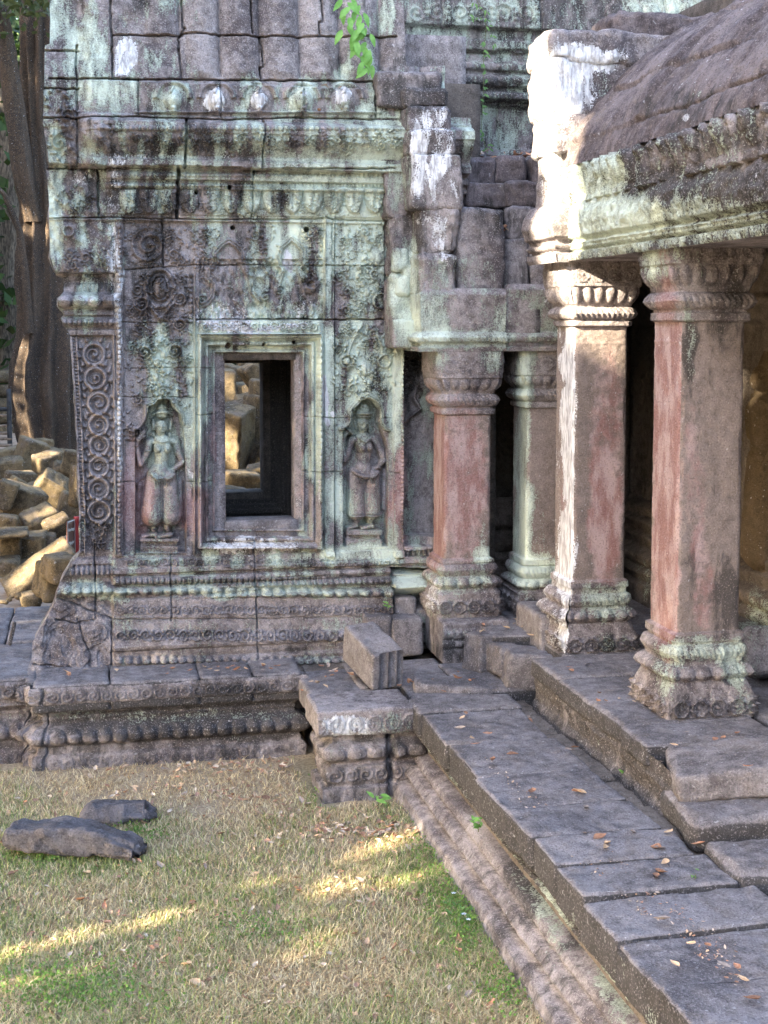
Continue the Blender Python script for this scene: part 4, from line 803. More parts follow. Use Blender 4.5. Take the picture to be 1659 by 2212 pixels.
pillar(2.86, 11.02, .40, FZ + .02, 3.2, [FZ + .02, 1.19, 1.215, 1.32, 1.335, 1.425, 1.435, 1.46, 1.475, 2.66, 2.71, 2.735, 2.83, 2.86, 2.97, 3.185],
       'shorter pink square stone pillar standing at the end of the window wall on a carved block',
       [('r', 935, 1040, 26, 240, .75), ('r', 1000, 1040, 70, 220, .55), ('l', 980, 1000, 90, 260, -.5), ('l', 1040, 1160, 24, 60, .5), ('l', 1030, 1195, 60, 20, .5), ('l', 980, 1250, 90, 40, .5), ('w', 940, 1290, 26, 60, .55), ('l', 950, 770, 40, 40, .5), ('l', 1060, 770, 30, 40, .5), ('l', 960, 1320, 90, 30, .2)], base=(.15, .1, .0, .1))
pillar(3.60, 11.12, .41, FZ, 3.2, [FZ, 1.14, 1.16, 1.25, 1.265, 1.36, 1.375, 1.42, 1.44, 2.70, 2.745, 2.77, 2.86, 2.885, 2.985, 3.20],
       'shorter mossy green square pillar half hidden behind the white-sided one, its left edge pale green',
       [('l', 1130, 1000, 26, 300, .65), ('l', 1150, 1150, 50, 120, .4), ('w', 1115, 1050, 10, 140, .35), ('l', 1170, 1230, 90, 40, .6), ('l', 1195, 950, 30, 150, -.3), ('l', 1140, 790, 26, 90, .5), ('d', 1180, 1310, 60, 30, .35)], base=(.15, .02, 0, .2))
# carved block under the pink pillar
tag(block('footing_block', (3.07, 11.08, .82), (.56, .62, .345), (0, 0, 0), STONE, .018, .008, .009, (.15, 0, 0, .35), None, [('l', 980, 1380, 120, 20, .2), ('w', 915, 1360, 14, 60, .4), ('d', 990, 1410, 90, 30, .2)], seed=170,
      relief=lambda V, N: np.stack([V[:, 0], V[:, 1] - (N[:, 1] < -.7) * (band(V[:, 0], V[:, 2], .05, .11, .06, .02) + band(V[:, 0], V[:, 2], -.03, .02, .03, .012) - .02 * (V[:, 2] > .115) * 0 - .02 * (np.abs(V[:, 2] - .03) < .008) - .02 * (np.abs(V[:, 2] + .045) < .008)), V[:, 2]], -1)),
    'square carved footing block under the pink pillar, with a row of small bosses', 'block')
# plain stones beside it
tag(blk_px('filler_block', 848, 915, 1335, 1420, 11.15, .4, mat=STONE_FLAT, base=(.25, 0, 0, .2), seed=171), 'grey block wedged between the wall base and the carved footing block', 'block')
tag(blk_px('filler_block', 790, 848, 1330, 1410, 11.18, .4, mat=STONE_FLAT, base=(.35, 0, 0, .3), seed=172), 'weathered end block of the wall base course, right below the small green plant', 'block')
tag(blk_px('filler_block', 852, 900, 1290, 1335, 11.35, .3, mat=STONE_FLAT, base=(.1, 0, 0, .2), seed=173), 'small upright stone just right of the green plant growing from the wall base', 'block')
# fallen blocks on the ledge
xb, yb = onZ(815, 1485, .66)
tag(block('fallen_block', (xb + .01, yb + .22, .86), (.26, .55, .30), (R(14), R(-4), R(13)), STONE_FLAT, .018, .007, .012, (-.05, 0, 0, .2), None, seed=180,
      relief=lambda V, N: np.stack([V[:, 0], V[:, 1] + (N[:, 1] < -.7) * .035 * np.abs(np.sin(V[:, 0] * 42)) * (V[:, 0] > -.06), V[:, 2]], -1)),
    'loose grey block lying askew at the end of the ledge with a fluted broken end', 'block')
xb, yb = onZ(1048, 1455, .65)
tag(block('fallen_block', (xb + .0, yb + .12, .79), (.19, .24, .30), (R(-4), R(3), R(20)), STONE_FLAT, .03, .01, .012, (.0, 0, 0, .15), None, seed=181, taper=(-.16, -.1)), 'small pointed grey stone standing against the carved footing block', 'block')
# big tilted slabs lying at the right
xb, yb = onZ(1500, 1650, .9)
tag(block('fallen_slab', (3.62, 7.12, .90), (.85, .55, .17), (R(2), R(-7), R(-18)), STONE_FLAT, .03, .012, .02, (-.05, 0, 0, .2), None, seed=183), 'broken slab tilted over the step edge in front of the nearest pillar', 'slab')
tag(block('fallen_slab', (4.05, 6.35, .84), (.6, .45, .14), (R(-2), R(5), R(8)), STONE_FLAT, .03, .012, .02, (-.05, 0, 0, .2), None, seed=184), 'dark grey slab with two drilled holes at the right edge of the terrace', 'slab')
tag(block('fallen_slab', (3.05, 4.95, .74), (.62, .5, .15), (R(0), R(-2), R(-12)), STONE_FLAT, .06, .012, .02, (-.05, 0, 0, .2), None, seed=185), 'rounded end of a grey slab in the bottom right corner', 'slab')
# ================================================================== LINTEL, CORNICE AND ROOF OF THE PORCH
por = tag(thing('porch_roof', (3.9, 8, 3.9)), 'heavy stone lintel, carved cornice and sloping half-vault roof resting on the two tall pillars', 'roof')
y0p, y1p = 4.4, 9.78
def lint_carve(S, Z): return jt(S, Z, (1.35, 2.7), w=.008, d=-.03) + .008 * np.sin(Z * 150) * (Z < 4.05) * (Z > 3.93)
LK = ([3.86, 3.885, 3.925, 3.93, 3.945, 3.955, 3.985, 3.995, 4.02, 4.04, 4.07, 4.12, 4.2, 4.28, 4.30], [.02, .03, .035, .0, .0, .03, .04, .01, .015, .05, .055, .07, .06, .02, -.02])
LP = [('l', 1300, 500, 120, 60, .45), ('l', 1450, 480, 250, 60, .35), ('l', 1300, 440, 100, 26, .3), ('l', 1500, 370, 250, 30, -.05), ('d', 1450, 450, 300, 90, .35), ('l', 1290, 380, 90, 60, .45), ('d', 1500, 300, 200, 30, .1), ('w', 1640, 380, 30, 30, .3)]
def sag(y): return .010 * (9.8 - y)
o = profile_wall('lintel', [(3.47, y1p), (3.47, y0p)], LK[0], LK[1], 3.875, 4.30, STONE, por, .008, lint_carve, base=(.34, 0, .02, .50), items=LP, seed=5, amp=2.4)
quadbox('lintel_core', (3.49, y0p, 3.872), (4.1, y1p, 4.35), STONE, por)
quadbox('lintel_end', (3.36, 9.74, 3.868), (4.2, 10.3, 4.28), STONE, por)
# row of antefix petals
def ante(S, Z):
    t = (((S + .03 * np.sin(S * 7)) / .19) % 1 - .5) * 2; q = (Z - 4.27) / .27; wd = .88 * np.sqrt(np.clip(1 - np.clip(q, 0, 1) ** 3, 0, 1)) + .01
    return .075 * np.sqrt(np.clip(1 - (t / wd) ** 2, 0, 1)) * (q > 0) * (q < 1) - .02 * np.exp(-(t / .15) ** 2) * (q > 0) * (q < .8)
o = profile_wall('antefix_row', [(3.50, y1p), (3.50, y0p)], [4.26, 4.34, 4.5, 4.56, 4.60], [.02, .0, .05, .03, -.10], 4.27, 4.60, STONE, por, .009, ante, base=(.34, 0, .02, .46), items=LP, seed=6, amp=3.2)
# curved roof
ny_, nt_ = int((y1p - y0p) / .016), 130
yy = np.linspace(y1p, y0p, ny_)[None]; tt = np.linspace(0, 1, nt_)[:, None]
RX = 3.44 + 1.75 * (1 - np.cos(tt * math.pi / 2)) ** .8 + .12 * tt + 0 * yy; RZ = 4.54 + 1.27 * np.sin(tt * math.pi / 2) + 0 * yy; RY = yy + 0 * tt
Pn = np.stack([RX, RY, RZ], -1); nx_ = -np.gradient(RZ, axis=0); nz_ = np.gradient(RX, axis=0); ln = np.hypot(nx_, nz_); nx_, nz_ = nx_ / ln, nz_ / ln
arc = np.cumsum(ln, 0)
e = .035 * fbm(Pn, 2.2, 3, 501) + .016 * fbm(Pn * np.array([1, 3, 1]), 5, 3, 503) + .034 * np.abs(fbm(Pn * np.array([.5, 3.2, .5]) + .1 * RZ[..., None], 7, 3, 507)) + .004 * fbm(Pn, 40, 2, 505)
for k, a_ in enumerate((.20, .62, 1.15, 1.6)): e = e - .045 * np.exp(-((arc - a_ - .01 * np.sin(RY * 3 + k)) / .012) ** 2) * ((fbm(P3(RY * 1.3, RY * 0 + k * 7.0), 1, 2, 7) > -.3)); e = e + .03 * np.sign(fbm(P3(RY * 1.1, RY * 0 + k * 3.0), 1, 1, 9)) * ss(a_ - .01, a_ + .01, arc) * (k % 2 * 2 - 1) * .5
for y_ in (4.9, 5.7, 6.6, 7.3, 8.2, 9.0): e = e - .04 * np.exp(-((RY - y_ - .015 * np.sin(arc * 9)) / .012) ** 2) * (fbm(P3(arc * 1.5, arc * 0 + y_), 1, 2, 8) > -.3)
Pn[..., 0] += nx_ * e; Pn[..., 2] += nz_ * e
U_, V_ = uv(Pn); st = paint(U_, V_, (-.12, 0, .0, .22), [('l', 1280, 360, 80, 40, .3), ('l', 1600, 300, 120, 40, .4), ('l', 1400, 250, 60, 30, .2), ('l', 1500, 200, 30, 14, .5), ('l', 1590, 150, 60, 30, .3), ('d', 1500, 240, 160, 60, .25), ('w', 1560, 130, 16, 10, .4), ('w', 1480, 260, 14, 12, .5)])
ROOF_M = stone('roof_sandstone', dark=(.06, .048, .052), light=(.20, .165, .17), lich=-.08, warm=.1)
o = grid_mesh('vault_roof', Pn, ROOF_M, None, st); par(o, por)
# gable stones at the far end, lit by the sun
def gb(x0, x1, y0, y1, Y, d, sd, base=(.1, 0, .35, .1), **k):
    return blk_px('gable_stone', x0, x1, y0, y1, Y, d, rnd=.05, amp=.03, res=.016, base=base, parent=por, seed=sd, items=[('w', 1230, 180, 60, 90, .45), ('w', 1290, 130, 60, 26, .4), ('l', 1290, 200, 60, 60, .3), ('w', 1400, 60, 200, 40, -.4), ('l', 1400, 60, 200, 40, -.2), ('w', 1190, 300, 40, 200, .4)], **k)
gb(1188, 1530, 74, 132, 9.78, .55, 201, mat=STONE); gb(1330, 1620, 36, 128, 9.85, .5, 202, (-.2, 0, -.1, .1), mat=ROOF_M)
gb(1190, 1420, 128, 250, 9.80, .52, 203, mat=STONE); gb(1195, 1400, 250, 330, 9.77, .52, 204, (.1, 0, .2, .2), mat=STONE)
gb(1225, 1330, 320, 452, 9.74, .5, 205, (.3, 0, .15, .2), mat=STONE)
gb(1195, 1250, 318, 452, 9.9, .4, 206, (.1, 0, .2, .1), mat=STONE)
profile_wall('gable_moulding', [(3.37, 10.32), (3.37, 9.70), (3.6, 9.70)], LK[0], [h * 1.3 for h in LK[1]], 3.862, 4.33, STONE, por, .008, None, base=(.1, .05, .25, 0), seed=8)
# interior lintel ceiling, inner wall of the gallery
gal = tag(thing('gallery_wall', (5.0, 8.5, FZ)), 'dark inner wall of the gallery behind the tall pillars, with a niche figure and rubble at its foot', 'wall')
GZk = [.9, 1.1, 1.12, 1.2, 1.25, 1.35, 1.4, 1.5, 1.52, 1.62, 1.66, 1.75, 1.8, 3.4, 3.45, 3.6, 3.65, 3.9]
GHk = [.28, .26, .2, .24, .18, .22, .12, .16, .1, .14, .06, .08, 0, 0, .06, .1, .04, .06]
def galc(S, Z):
    q = P3(S * 6, Z * 5); return band(S, Z, 1.25, 1.35, .12, .03) + band(S, Z, 1.66, 1.75, .05, .02, 'leaf') + .02 * fbm(q, 1, 3, 17) * (Z > 1.8) + jt(S, Z, (1, 2.2, 3.1, 4.3, 5.2), w=.01) - .12 * ((S > 3.3) & (S < 4.25) & (Z > 1.15) & (Z < 3.2))
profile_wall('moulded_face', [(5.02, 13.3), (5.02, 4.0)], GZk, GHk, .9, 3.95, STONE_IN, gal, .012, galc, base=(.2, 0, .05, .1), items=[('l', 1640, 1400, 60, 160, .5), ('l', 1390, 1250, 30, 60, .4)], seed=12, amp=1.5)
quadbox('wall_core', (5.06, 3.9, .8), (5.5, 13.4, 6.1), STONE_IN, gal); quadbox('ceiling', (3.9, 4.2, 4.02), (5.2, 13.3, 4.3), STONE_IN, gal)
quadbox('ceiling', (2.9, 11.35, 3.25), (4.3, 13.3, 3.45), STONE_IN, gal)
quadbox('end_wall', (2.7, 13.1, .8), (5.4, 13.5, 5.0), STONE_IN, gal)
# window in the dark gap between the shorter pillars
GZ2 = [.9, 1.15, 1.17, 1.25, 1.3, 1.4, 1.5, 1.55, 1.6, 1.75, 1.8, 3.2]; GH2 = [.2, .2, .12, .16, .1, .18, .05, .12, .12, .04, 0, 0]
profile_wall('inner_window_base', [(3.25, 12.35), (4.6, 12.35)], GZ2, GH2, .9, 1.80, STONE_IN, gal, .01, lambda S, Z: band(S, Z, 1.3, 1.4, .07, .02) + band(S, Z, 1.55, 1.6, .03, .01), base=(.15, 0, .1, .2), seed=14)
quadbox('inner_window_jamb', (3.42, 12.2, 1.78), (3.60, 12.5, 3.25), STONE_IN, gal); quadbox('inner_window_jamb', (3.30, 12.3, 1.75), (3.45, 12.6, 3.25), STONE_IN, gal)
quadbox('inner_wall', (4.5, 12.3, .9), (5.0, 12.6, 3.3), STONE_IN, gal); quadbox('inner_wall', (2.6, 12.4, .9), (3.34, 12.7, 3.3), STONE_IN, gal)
# figure inside the gallery
def gallery_fig():
    yc = np.arange(9.1, 10.6, .012); zc = np.arange(3.25, 1.2, -.012)[:, None]; YY = np.repeat(yc[None], len(zc), 0); ZZ = np.repeat(zc, len(yc), 1)
    r = Relief(YY * 100, -ZZ * 100); un = .01
    def C(y0, z0, r0, y1, z1, r1, z=0, k=.8): r.caps(y0 * 100, -z0 * 100, r0 * 100, y1 * 100, -z1 * 100, r1 * 100, k=k, z=z, unit=un)
    c = 9.75
    C(c, 3.02, .07, c, 2.98, .08, .05); C(c, 3.1, .07, c, 3.22, .02); C(c, 2.9, .04, c, 2.85, .05); C(c - .17, 2.78, .06, c + .17, 2.78, .06); C(c, 2.75, .14, c, 2.4, .11); C(c, 2.35, .15, c, 1.7, .19); C(c - .22, 2.75, .055, c - .27, 2.5, .045, .03); C(c - .27, 2.5, .045, c - .12, 2.32, .035, .05); C(c + .22, 2.75, .055, c + .3, 2.5, .045); C(c + .3, 2.5, .045, c + .3, 2.8, .035)
    C(c - .07, 1.7, .05, c - .07, 1.45, .045); C(c + .07, 1.7, .05, c + .07, 1.45, .045)
    H = r.H + .006 * fbm(np.stack([YY * 0, YY, ZZ], -1), 14, 3, 4)
    st = np.zeros(H.shape + (4,)); st[..., 0] = .0; st[..., 2] = .05
    o = grid_mesh('niche_figure', np.stack([5.06 - H * 1.1, YY, ZZ], -1), stone('ochre_sandstone', dark=(.07, .05, .03), light=(.11, .08, .05), lich=-.3), None, st); par(o, gal)
gallery_fig()
for i, (x, y, z, d) in enumerate(((4.55, 7.9, 1.1, (.45, .5, .3)), (4.7, 8.7, 1.15, (.4, .6, .35)), (4.45, 9.5, 1.08, (.5, .5, .25)), (4.85, 8.2, 1.5, (.35, .5, .4)), (4.8, 10.4, 1.2, (.4, .6, .4)))):
    tag(block('fallen_block', (x, y, z), d, (random.uniform(-.3, .3), random.uniform(-.3, .3), random.uniform(0, 3)), STONE, .06, .03, .03, (.45, 0, .08, .2), None, seed=220 + i), 'tumbled lichen-spotted block in the rubble behind the nearest pillar', 'block', 'rubble at the foot of the gallery wall')
# ================================================================== LOWER ROOF OVER THE SHORT PILLARS, GABLE STACK
low = tag(thing('side_gable', (3.0, 11.3, 3.2)), 'stepped stack of large weathered stones above the short pillars, its corner white with lichen', 'gable')
LOWP = [('w', 935, 290, 50, 90, .45), ('w', 950, 390, 60, 60, .45), ('w', 955, 500, 30, 60, .5), ('w', 895, 350, 20, 100, .4), ('w', 970, 570, 20, 30, .4), ('l', 880, 640, 40, 130, .55), ('l', 860, 350, 40, 120, .2), ('l', 1000, 590, 90, 50, .3), ('l', 930, 700, 40, 80, .4), ('l', 1000, 730, 110, 26, .4), ('l', 1150, 690, 90, 60, .35), ('w', 1185, 640, 20, 22, .5), ('l', 1090, 430, 110, 120, -.35), ('d', 900, 500, 40, 60, .1), ('d', 1050, 480, 60, 60, .15), ('w', 1060, 460, 30, 25, .25), ('d', 900, 200, 80, 40, .2), ('w', 915, 470, 20, 20, .5)]
def lb(x0, x1, y0, y1, Y, d, sd, rnd=.035, amp=.022, base=(.30, 0, .08, .42), mat=None, rot=(0, 0, 0), nm='gable_stone', res=.015, **k):
    return blk_px(nm, x0, x1, y0, y1, Y, d, rnd=rnd, amp=amp, res=res, base=base, parent=low, seed=sd, items=LOWP, mat=mat or STONE, rot=rot, **k)
lb(815, 955, 158, 232, 11.25, .7, 240, base=(0, 0, 0, .4)); lb(872, 972, 190, 232, 11.15, .7, 241, base=(.0, 0, 0, .4))
lb(812, 892, 228, 350, 11.34, .4, 242, .03, .03); lb(878, 975, 230, 284, 11.08, .6, 243); lb(885, 985, 282, 336, 11.04, .6, 244); lb(890, 1001, 332, 452, 10.98, .6, 245)
lb(832, 905, 345, 470, 11.32, .4, 246, .03, .03, rot=(0, R(-4), 0)); lb(905, 990, 446, 552, 10.98, .6, 247, .05, .035); lb(848, 915, 465, 600, 11.3, .4, 248, .03, .04)
lb(985, 1095, 446, 640, 11.06, .55, 249, .08, .02, (.1, 0, 0, .3)); lb(905, 990, 548, 640, 10.96, .6, 250, .05, .03); lb(846, 910, 595, 700, 11.28, .35, 251, .03, .03, (.4, 0, .1, .2))
# figures' worn heads on the pilaster strip
for i, (x, y, q) in enumerate(((868, 560, 20), (885, 590, 18), (872, 618, 16), (893, 560, 14))):
    lb(x - q, x + q, y - q * 1.4, y + q * 1.4, 11.22 + .02 * (i % 2), .14, 252 + i, .05, .02, (.5, 0, .1, .2), res=.012, nm='worn_carving')
# entablatures over the short pillars
def entab(x0, x1, Y, zt, sd, dep=.6):
    xa, _ = onY(x0, 700, Y); xb_, _ = onY(x1, 700, Y); zb_ = 3.195
    zk = [zb_, zb_ + .03, zb_ + .035, zb_ + .06, zb_ + .07, zb_ + .11, zb_ + .14, zb_ + .15, zb_ + .3, zt - .05, zt]; hk = [.02, .03, -.01, -.005, .03, .045, .02, -.01, .0, .01, -.04]
    profile_wall('lintel', [(xa, Y + dep), (xa, Y), (xb_, Y)], zk, hk, zb_, zt, STONE, low, .008, lambda S, Z: band(S, Z, zb_ + .06, zb_ + .12, .04, .01, 'leaf'), base=(.30, 0, .03, .3), items=LOWP, seed=sd)
    quadbox('lintel_core', (xa + .02, Y + .02, zb_ + .002), (xb_ + .3, Y + dep, zt - .01), STONE, low, (.3, 0, 0, .3))
entab(908, 1093, 10.95, 3.70, 30); entab(1095, 1240, 10.98, 3.74, 31, .5)
lb(850, 912, 690, 752, 11.2, .4, 256, .015, .01, (.5, 0, .05, .2))
# courses of the half vault above, leaf ledge
rows = [(335, 402, 11.60, (988, 1075, 1142, 1230)), (400, 452, 11.42, (1000, 1090, 1210)), (450, 520, 11.30, (1000, 1095, 1225)), (520, 632, 11.22, (1080, 1150, 1240))]
for j, (ya, yb_, Yr, xx) in enumerate(rows):
    for i, (xa, xb_) in enumerate(zip(xx[:-1], xx[1:])):
        lb(xa + 1, xb_ - 1, ya, yb_, Yr, .8, 260 + j * 5 + i, .05 if j == 0 else .022, .022, rot=(R(random.uniform(-3, 3)), R(random.uniform(-2.5, 2.5)), R(random.uniform(-5, 5))), base=(.26 if j else .05, 0, .04, .4), nm='vault_stone', mat=ROOF_M if j < 2 else STONE)
lb(1085, 1160, 625, 660, 11.3, .5, 290, .03, .02, (.0, 0, 0, .4))
# ================================================================== TOWER BEHIND
tow = tag(thing('tower_wall', (4, 13.2, 3)), 'dark moulded tower wall rising behind the gable, streaked with green lichen', 'tower')
YT = 12.9
def towgrid():
    tk = [(-40, .05), (60, .10), (64, .02), (84, .02), (88, .06), (108, .05), (112, -.02), (128, 0), (140, .06), (150, .08), (153, .02), (160, .04), (170, .12), (186, .12), (190, .05), (198, .05), (200, .13), (216, .16), (219, .04), (224, .04), (230, -.04), (318, -.05), (322, .02), (345, .04), (360, .04)]
    kz = np.array([onY(1000, v, YT)[1] for v, h in tk][::-1]); kh = np.array([h for v, h in tk][::-1])
    xa = onY(850, 100, YT)[0]; gx = np.arange(xa, 8.2, .011); gz = np.arange(onY(1000, -40, YT)[1], 3.6, -.011)[:, None]
    GX = np.repeat(gx[None], len(gz), 0); GZ = np.repeat(gz, len(gx), 1); P = np.stack([GX, GX * 0 + YT, GZ], -1); U, V = uv(P); r = Relief(U, V); r.H = np.interp(GZ, kz, kh).astype(np.float32)
    r.beads(860, 1300, 166, 188, 30, .04); r.beads(860, 1300, 202, 215, 11, .02); r.beads(860, 1300, 138, 150, 16, .02); r.scroll_band(870, 1200, 10, 55, .02); r.beads(1300, 1700, 10, 55, 40, .05)
    for pts in (((985, 250), (1000, 330)), ((1075, 225), (1080, 322)), ((870, 112), (1290, 112)), ((950, 0), (950, 60)), ((1165, 0), (1160, 90)), ((985, 165), (985, 222)), ((1430, 0), (1430, 66))): r.joint(pts, 2.2, -.06)
    H = r.H + .02 * fbm(P, 3, 3, 601) + .014 * fbm(P, 12, 3, 603)
    st = paint(U, V, (.36, 0, .0, .5), [('l', 1050, 90, 220, 50, .12), ('l', 1060, 270, 110, 50, .2), ('d', 1070, 200, 200, 40, .25), ('l', 1040, 20, 160, 30, .25), ('l', 1430, 20, 120, 40, .35)])
    st[..., 0] += .25 * fbm(P3(U / 22, V / 60), 1, 3, 9)
    o = grid_mesh('moulded_face', np.stack([GX, YT - H, GZ], -1), STONE, None, st); par(o, tow)
towgrid(); quadbox('core', (2.75, YT + .12, 3.3), (8.2, YT + 1.2, 6.6), STONE, tow)
# rounded buttress between roof flutes and tower
lb(795, 865, -20, 160, 11.9, .6, 295, .12, .02, (.2, 0, .15, .2), nm='roof_end_stone')
# ================================================================== GROUND
random.seed(77); rng = np.random.default_rng(5)
def nonuni(lo, a, b, hi, fine, n):
    return np.unique(np.concatenate([lo + (a - lo) * (1 - np.linspace(1, 0, n) ** 2), np.arange(a, b, fine), b + (hi - b) * np.linspace(0, 1, n) ** 2]))
gx = nonuni(-90, -3, 2.6, 90, .03, 40); gy = nonuni(-30, 4.5, 11, 120, .03, 40)
GX, GY = np.meshgrid(gx, gy); Pg = np.stack([GX, GY, GX * 0], -1)
def gz_(P): return .025 * fbm(P, .8, 3, 701) + .010 * fbm(P, 5, 3, 703)
Pg[..., 2] = gz_(Pg) - .012
def green_map(P):
    """how green the lawn is, 0 straw 1 green"""
    U, V = uv(P); g = .16 + .5 * fbm(P * np.array([1, 1, 0]), 1.6, 3, 711)
    for cx, cy_, rx, ry, a in ((120, 2090, 420, 150, .42), (100, 1830, 140, 60, .4), (330, 1790, 100, 40, .35), (250, 1860, 200, 26, .35), (980, 1960, 90, 130, .55), (900, 1830, 160, 60, .3), (1090, 2050, 80, 120, .3), (680, 1700, 40, 60, .5), (820, 1760, 60, 18, .5), (60, 1630, 80, 20, .35), (550, 2190, 500, 60, .15), (600, 1900, 400, 90, .08), (380, 1650, 400, 60, -.35), (750, 2050, 260, 120, -.12)):
        g = g + a * np.exp(-(((U - cx) / rx) ** 2 + ((V - cy_) / ry) ** 2))
    return np.clip(g, 0, 1)
gm = green_map(Pg)
gcol = np.zeros(Pg.shape[:2] + (4,)); gcol[..., 0] = gm; gcol[..., 3] = 1
def ground_mat():
    m = bpy.data.materials.new('dry_lawn_soil'); t, b = nodes(m)
    geo = t.nodes.new('ShaderNodeNewGeometry'); a = t.nodes.new('ShaderNodeAttribute'); a.attribute_name = 'col'
    s = t.nodes.new('ShaderNodeSeparateColor'); t.links.new(a.outputs['Color'], s.inputs[0])
    n1 = noisen(t, 3, 5, .7, geo.outputs['Position']); n2 = noisen(t, 40, 4, .7, geo.outputs['Position'])
    c = mixc(t, ramp(t, n1, .35, .65), (.38, .29, .19), (.50, .40, .27)); c = mixc(t, ramp(t, n2, .35, .65), c, (.24, .17, .11))
    c = mixc(t, mathn(t, 'MULTIPLY', s.outputs[0], .8), c, (.10, .13, .045)); t.links.new(c, b.inputs['Base Color']); b.inputs['Roughness'].default_value = .95
    bn = t.nodes.new('ShaderNodeBump'); bn.inputs['Distance'].default_value = .01; t.links.new(n2, bn.inputs['Height']); t.links.new(bn.outputs[0], b.inputs['Normal'])
    return m
o = mesh_arr('ground', Pg.reshape(-1, 3), grid_faces(*GX.shape), ground_mat(), None, None, True, gcol.reshape(-1, 4)); tag(o, kind='structure')
cgx = nonuni(-60, -4, 5, 60, .10, 25); cgy = np.concatenate([np.arange(13.6, 30, .12), 30 + 70 * np.linspace(0, 1, 25) ** 2]); CX, CY = np.meshgrid(cgx, cgy); Pc = np.stack([CX, CY, CX * 0], -1)
Pc[..., 2] = .56 + .05 * fbm(Pc, .7, 3, 721) + .02 * fbm(Pc, 4, 3, 722) + .10 * ss(14, 22, CY)
o = mesh_arr('courtyard_ground', Pc.reshape(-1, 3), grid_faces(*CX.shape), simple('courtyard_soil', (.22, .15, .10), (.36, .27, .20), 6, .95, .5, .02), None); tag(o, kind='structure')
# ---- grass blades
def leafcards(C, size, rgen, asp=.5, upb=None, mat=None):
    """random quads: centres (n,3), size (n)"""
    n = len(C); a = rgen.normal(size=(n, 3)); a /= np.linalg.norm(a, axis=1, keepdims=True); b = np.cross(a, rgen.normal(size=(n, 3))); b /= np.linalg.norm(b, axis=1, keepdims=True)
    s = size[:, None]; V = np.stack([C - a * s, C - b * s * asp, C + a * s, C + b * s * asp], 1).reshape(-1, 3)
    return V, np.arange(4 * n).reshape(n, 4)
def grass_pts(n, keep):
    u = rng.uniform(-60, 1300, n); v = 1590 + (2260 - 1590) * rng.uniform(0, 1, n) ** .85
    d = ray(0, 0)[None] * 0 + FW + RT * ((u - PX0) / F)[:, None] - UP * ((v - PY0) / F)[:, None]; t = -EYE / d[:, 2]; X = d[:, 0] * t; Y = d[:, 1] * t
    k = (X < 2.22) & (Y < 10.80) & ~((X > 1.55) & (Y > 9.5)) & (Y > 5.2)
    return X[k], Y[k]
X_, Y_ = grass_pts(230000, None); P0 = np.stack([X_, Y_, X_ * 0], -1); g = green_map(P0)
dens = np.clip(.62 + .7 * fbm(P0, 2.6, 3, 733) + .45 * g, 0.08, 1); U0, V0 = uv(P0)
dens *= 1 - .8 * np.exp(-(((U0 - 560) / 300) ** 2 + ((V0 - 1640) / 26) ** 2)) - 0.5 * np.exp(-(((U0 - 1000) / 40) ** 2 + ((V0 - 1830) / 90) ** 2))
k = rng.uniform(size=len(dens)) < dens; P0, g = P0[k], g[k]; g = g * .72; P0[:, 2] = gz_(P0) - .012
n = len(P0); isg = rng.uniform(size=n) < (g * 1.05)
hgt = np.where(isg, rng.uniform(.012, .055, n) ** 1.0, rng.uniform(.010, .042, n)); lean = rng.uniform(0, 2 * math.pi, n); lm = np.where(isg, rng.uniform(.2, 1.0, n), rng.uniform(.6, 2.2, n)) * hgt
wd = rng.uniform(.0016, .0040, n); ld = np.stack([np.cos(lean), np.sin(lean), lean * 0], -1); pd = np.stack([-np.sin(lean), np.cos(lean), lean * 0], -1); zz = np.array([0, 0, 1.0])
mid_ = P0 + ld * lm[:, None] * .4 + zz * hgt[:, None] * .65; tip = P0 + ld * lm[:, None] + zz * hgt[:, None]
V = np.stack([P0 - pd * wd[:, None], P0 + pd * wd[:, None], mid_ + pd * wd[:, None] * .7, mid_ - pd * wd[:, None] * .7, tip + pd * wd[:, None] * .1, tip - pd * wd[:, None] * .1], 1).reshape(-1, 3)
i0 = np.arange(n)[:, None] * 6; Fg = np.concatenate([i0 + np.array([0, 1, 2, 3]), i0 + np.array([3, 2, 4, 5])])
cs = np.array([(.66, .53, .31), (.52, .40, .23), (.78, .67, .43), (.40, .28, .17)])[rng.integers(0, 4, n)]; cg = np.array([(.20, .28, .08), (.30, .37, .12), (.16, .23, .07), (.42, .42, .17)])[rng.integers(0, 4, n)]
cc = np.where(isg[:, None], cg, cs) * rng.uniform(.8, 1.2, (n, 1)); ca = np.concatenate([cc, np.ones((n, 1))], 1).repeat(6, 0)
GRASS = simple('grass_blade', (.95, .95, .95), (1, 1, 1), 30, .7, 0, attr='col', trans=.25)
tag(mesh_arr('grass', V, Fg, GRASS, None, None, True, ca), 'short dry straw-coloured lawn grass with greener patches in front of the plinth', 'grass', kind='stuff')
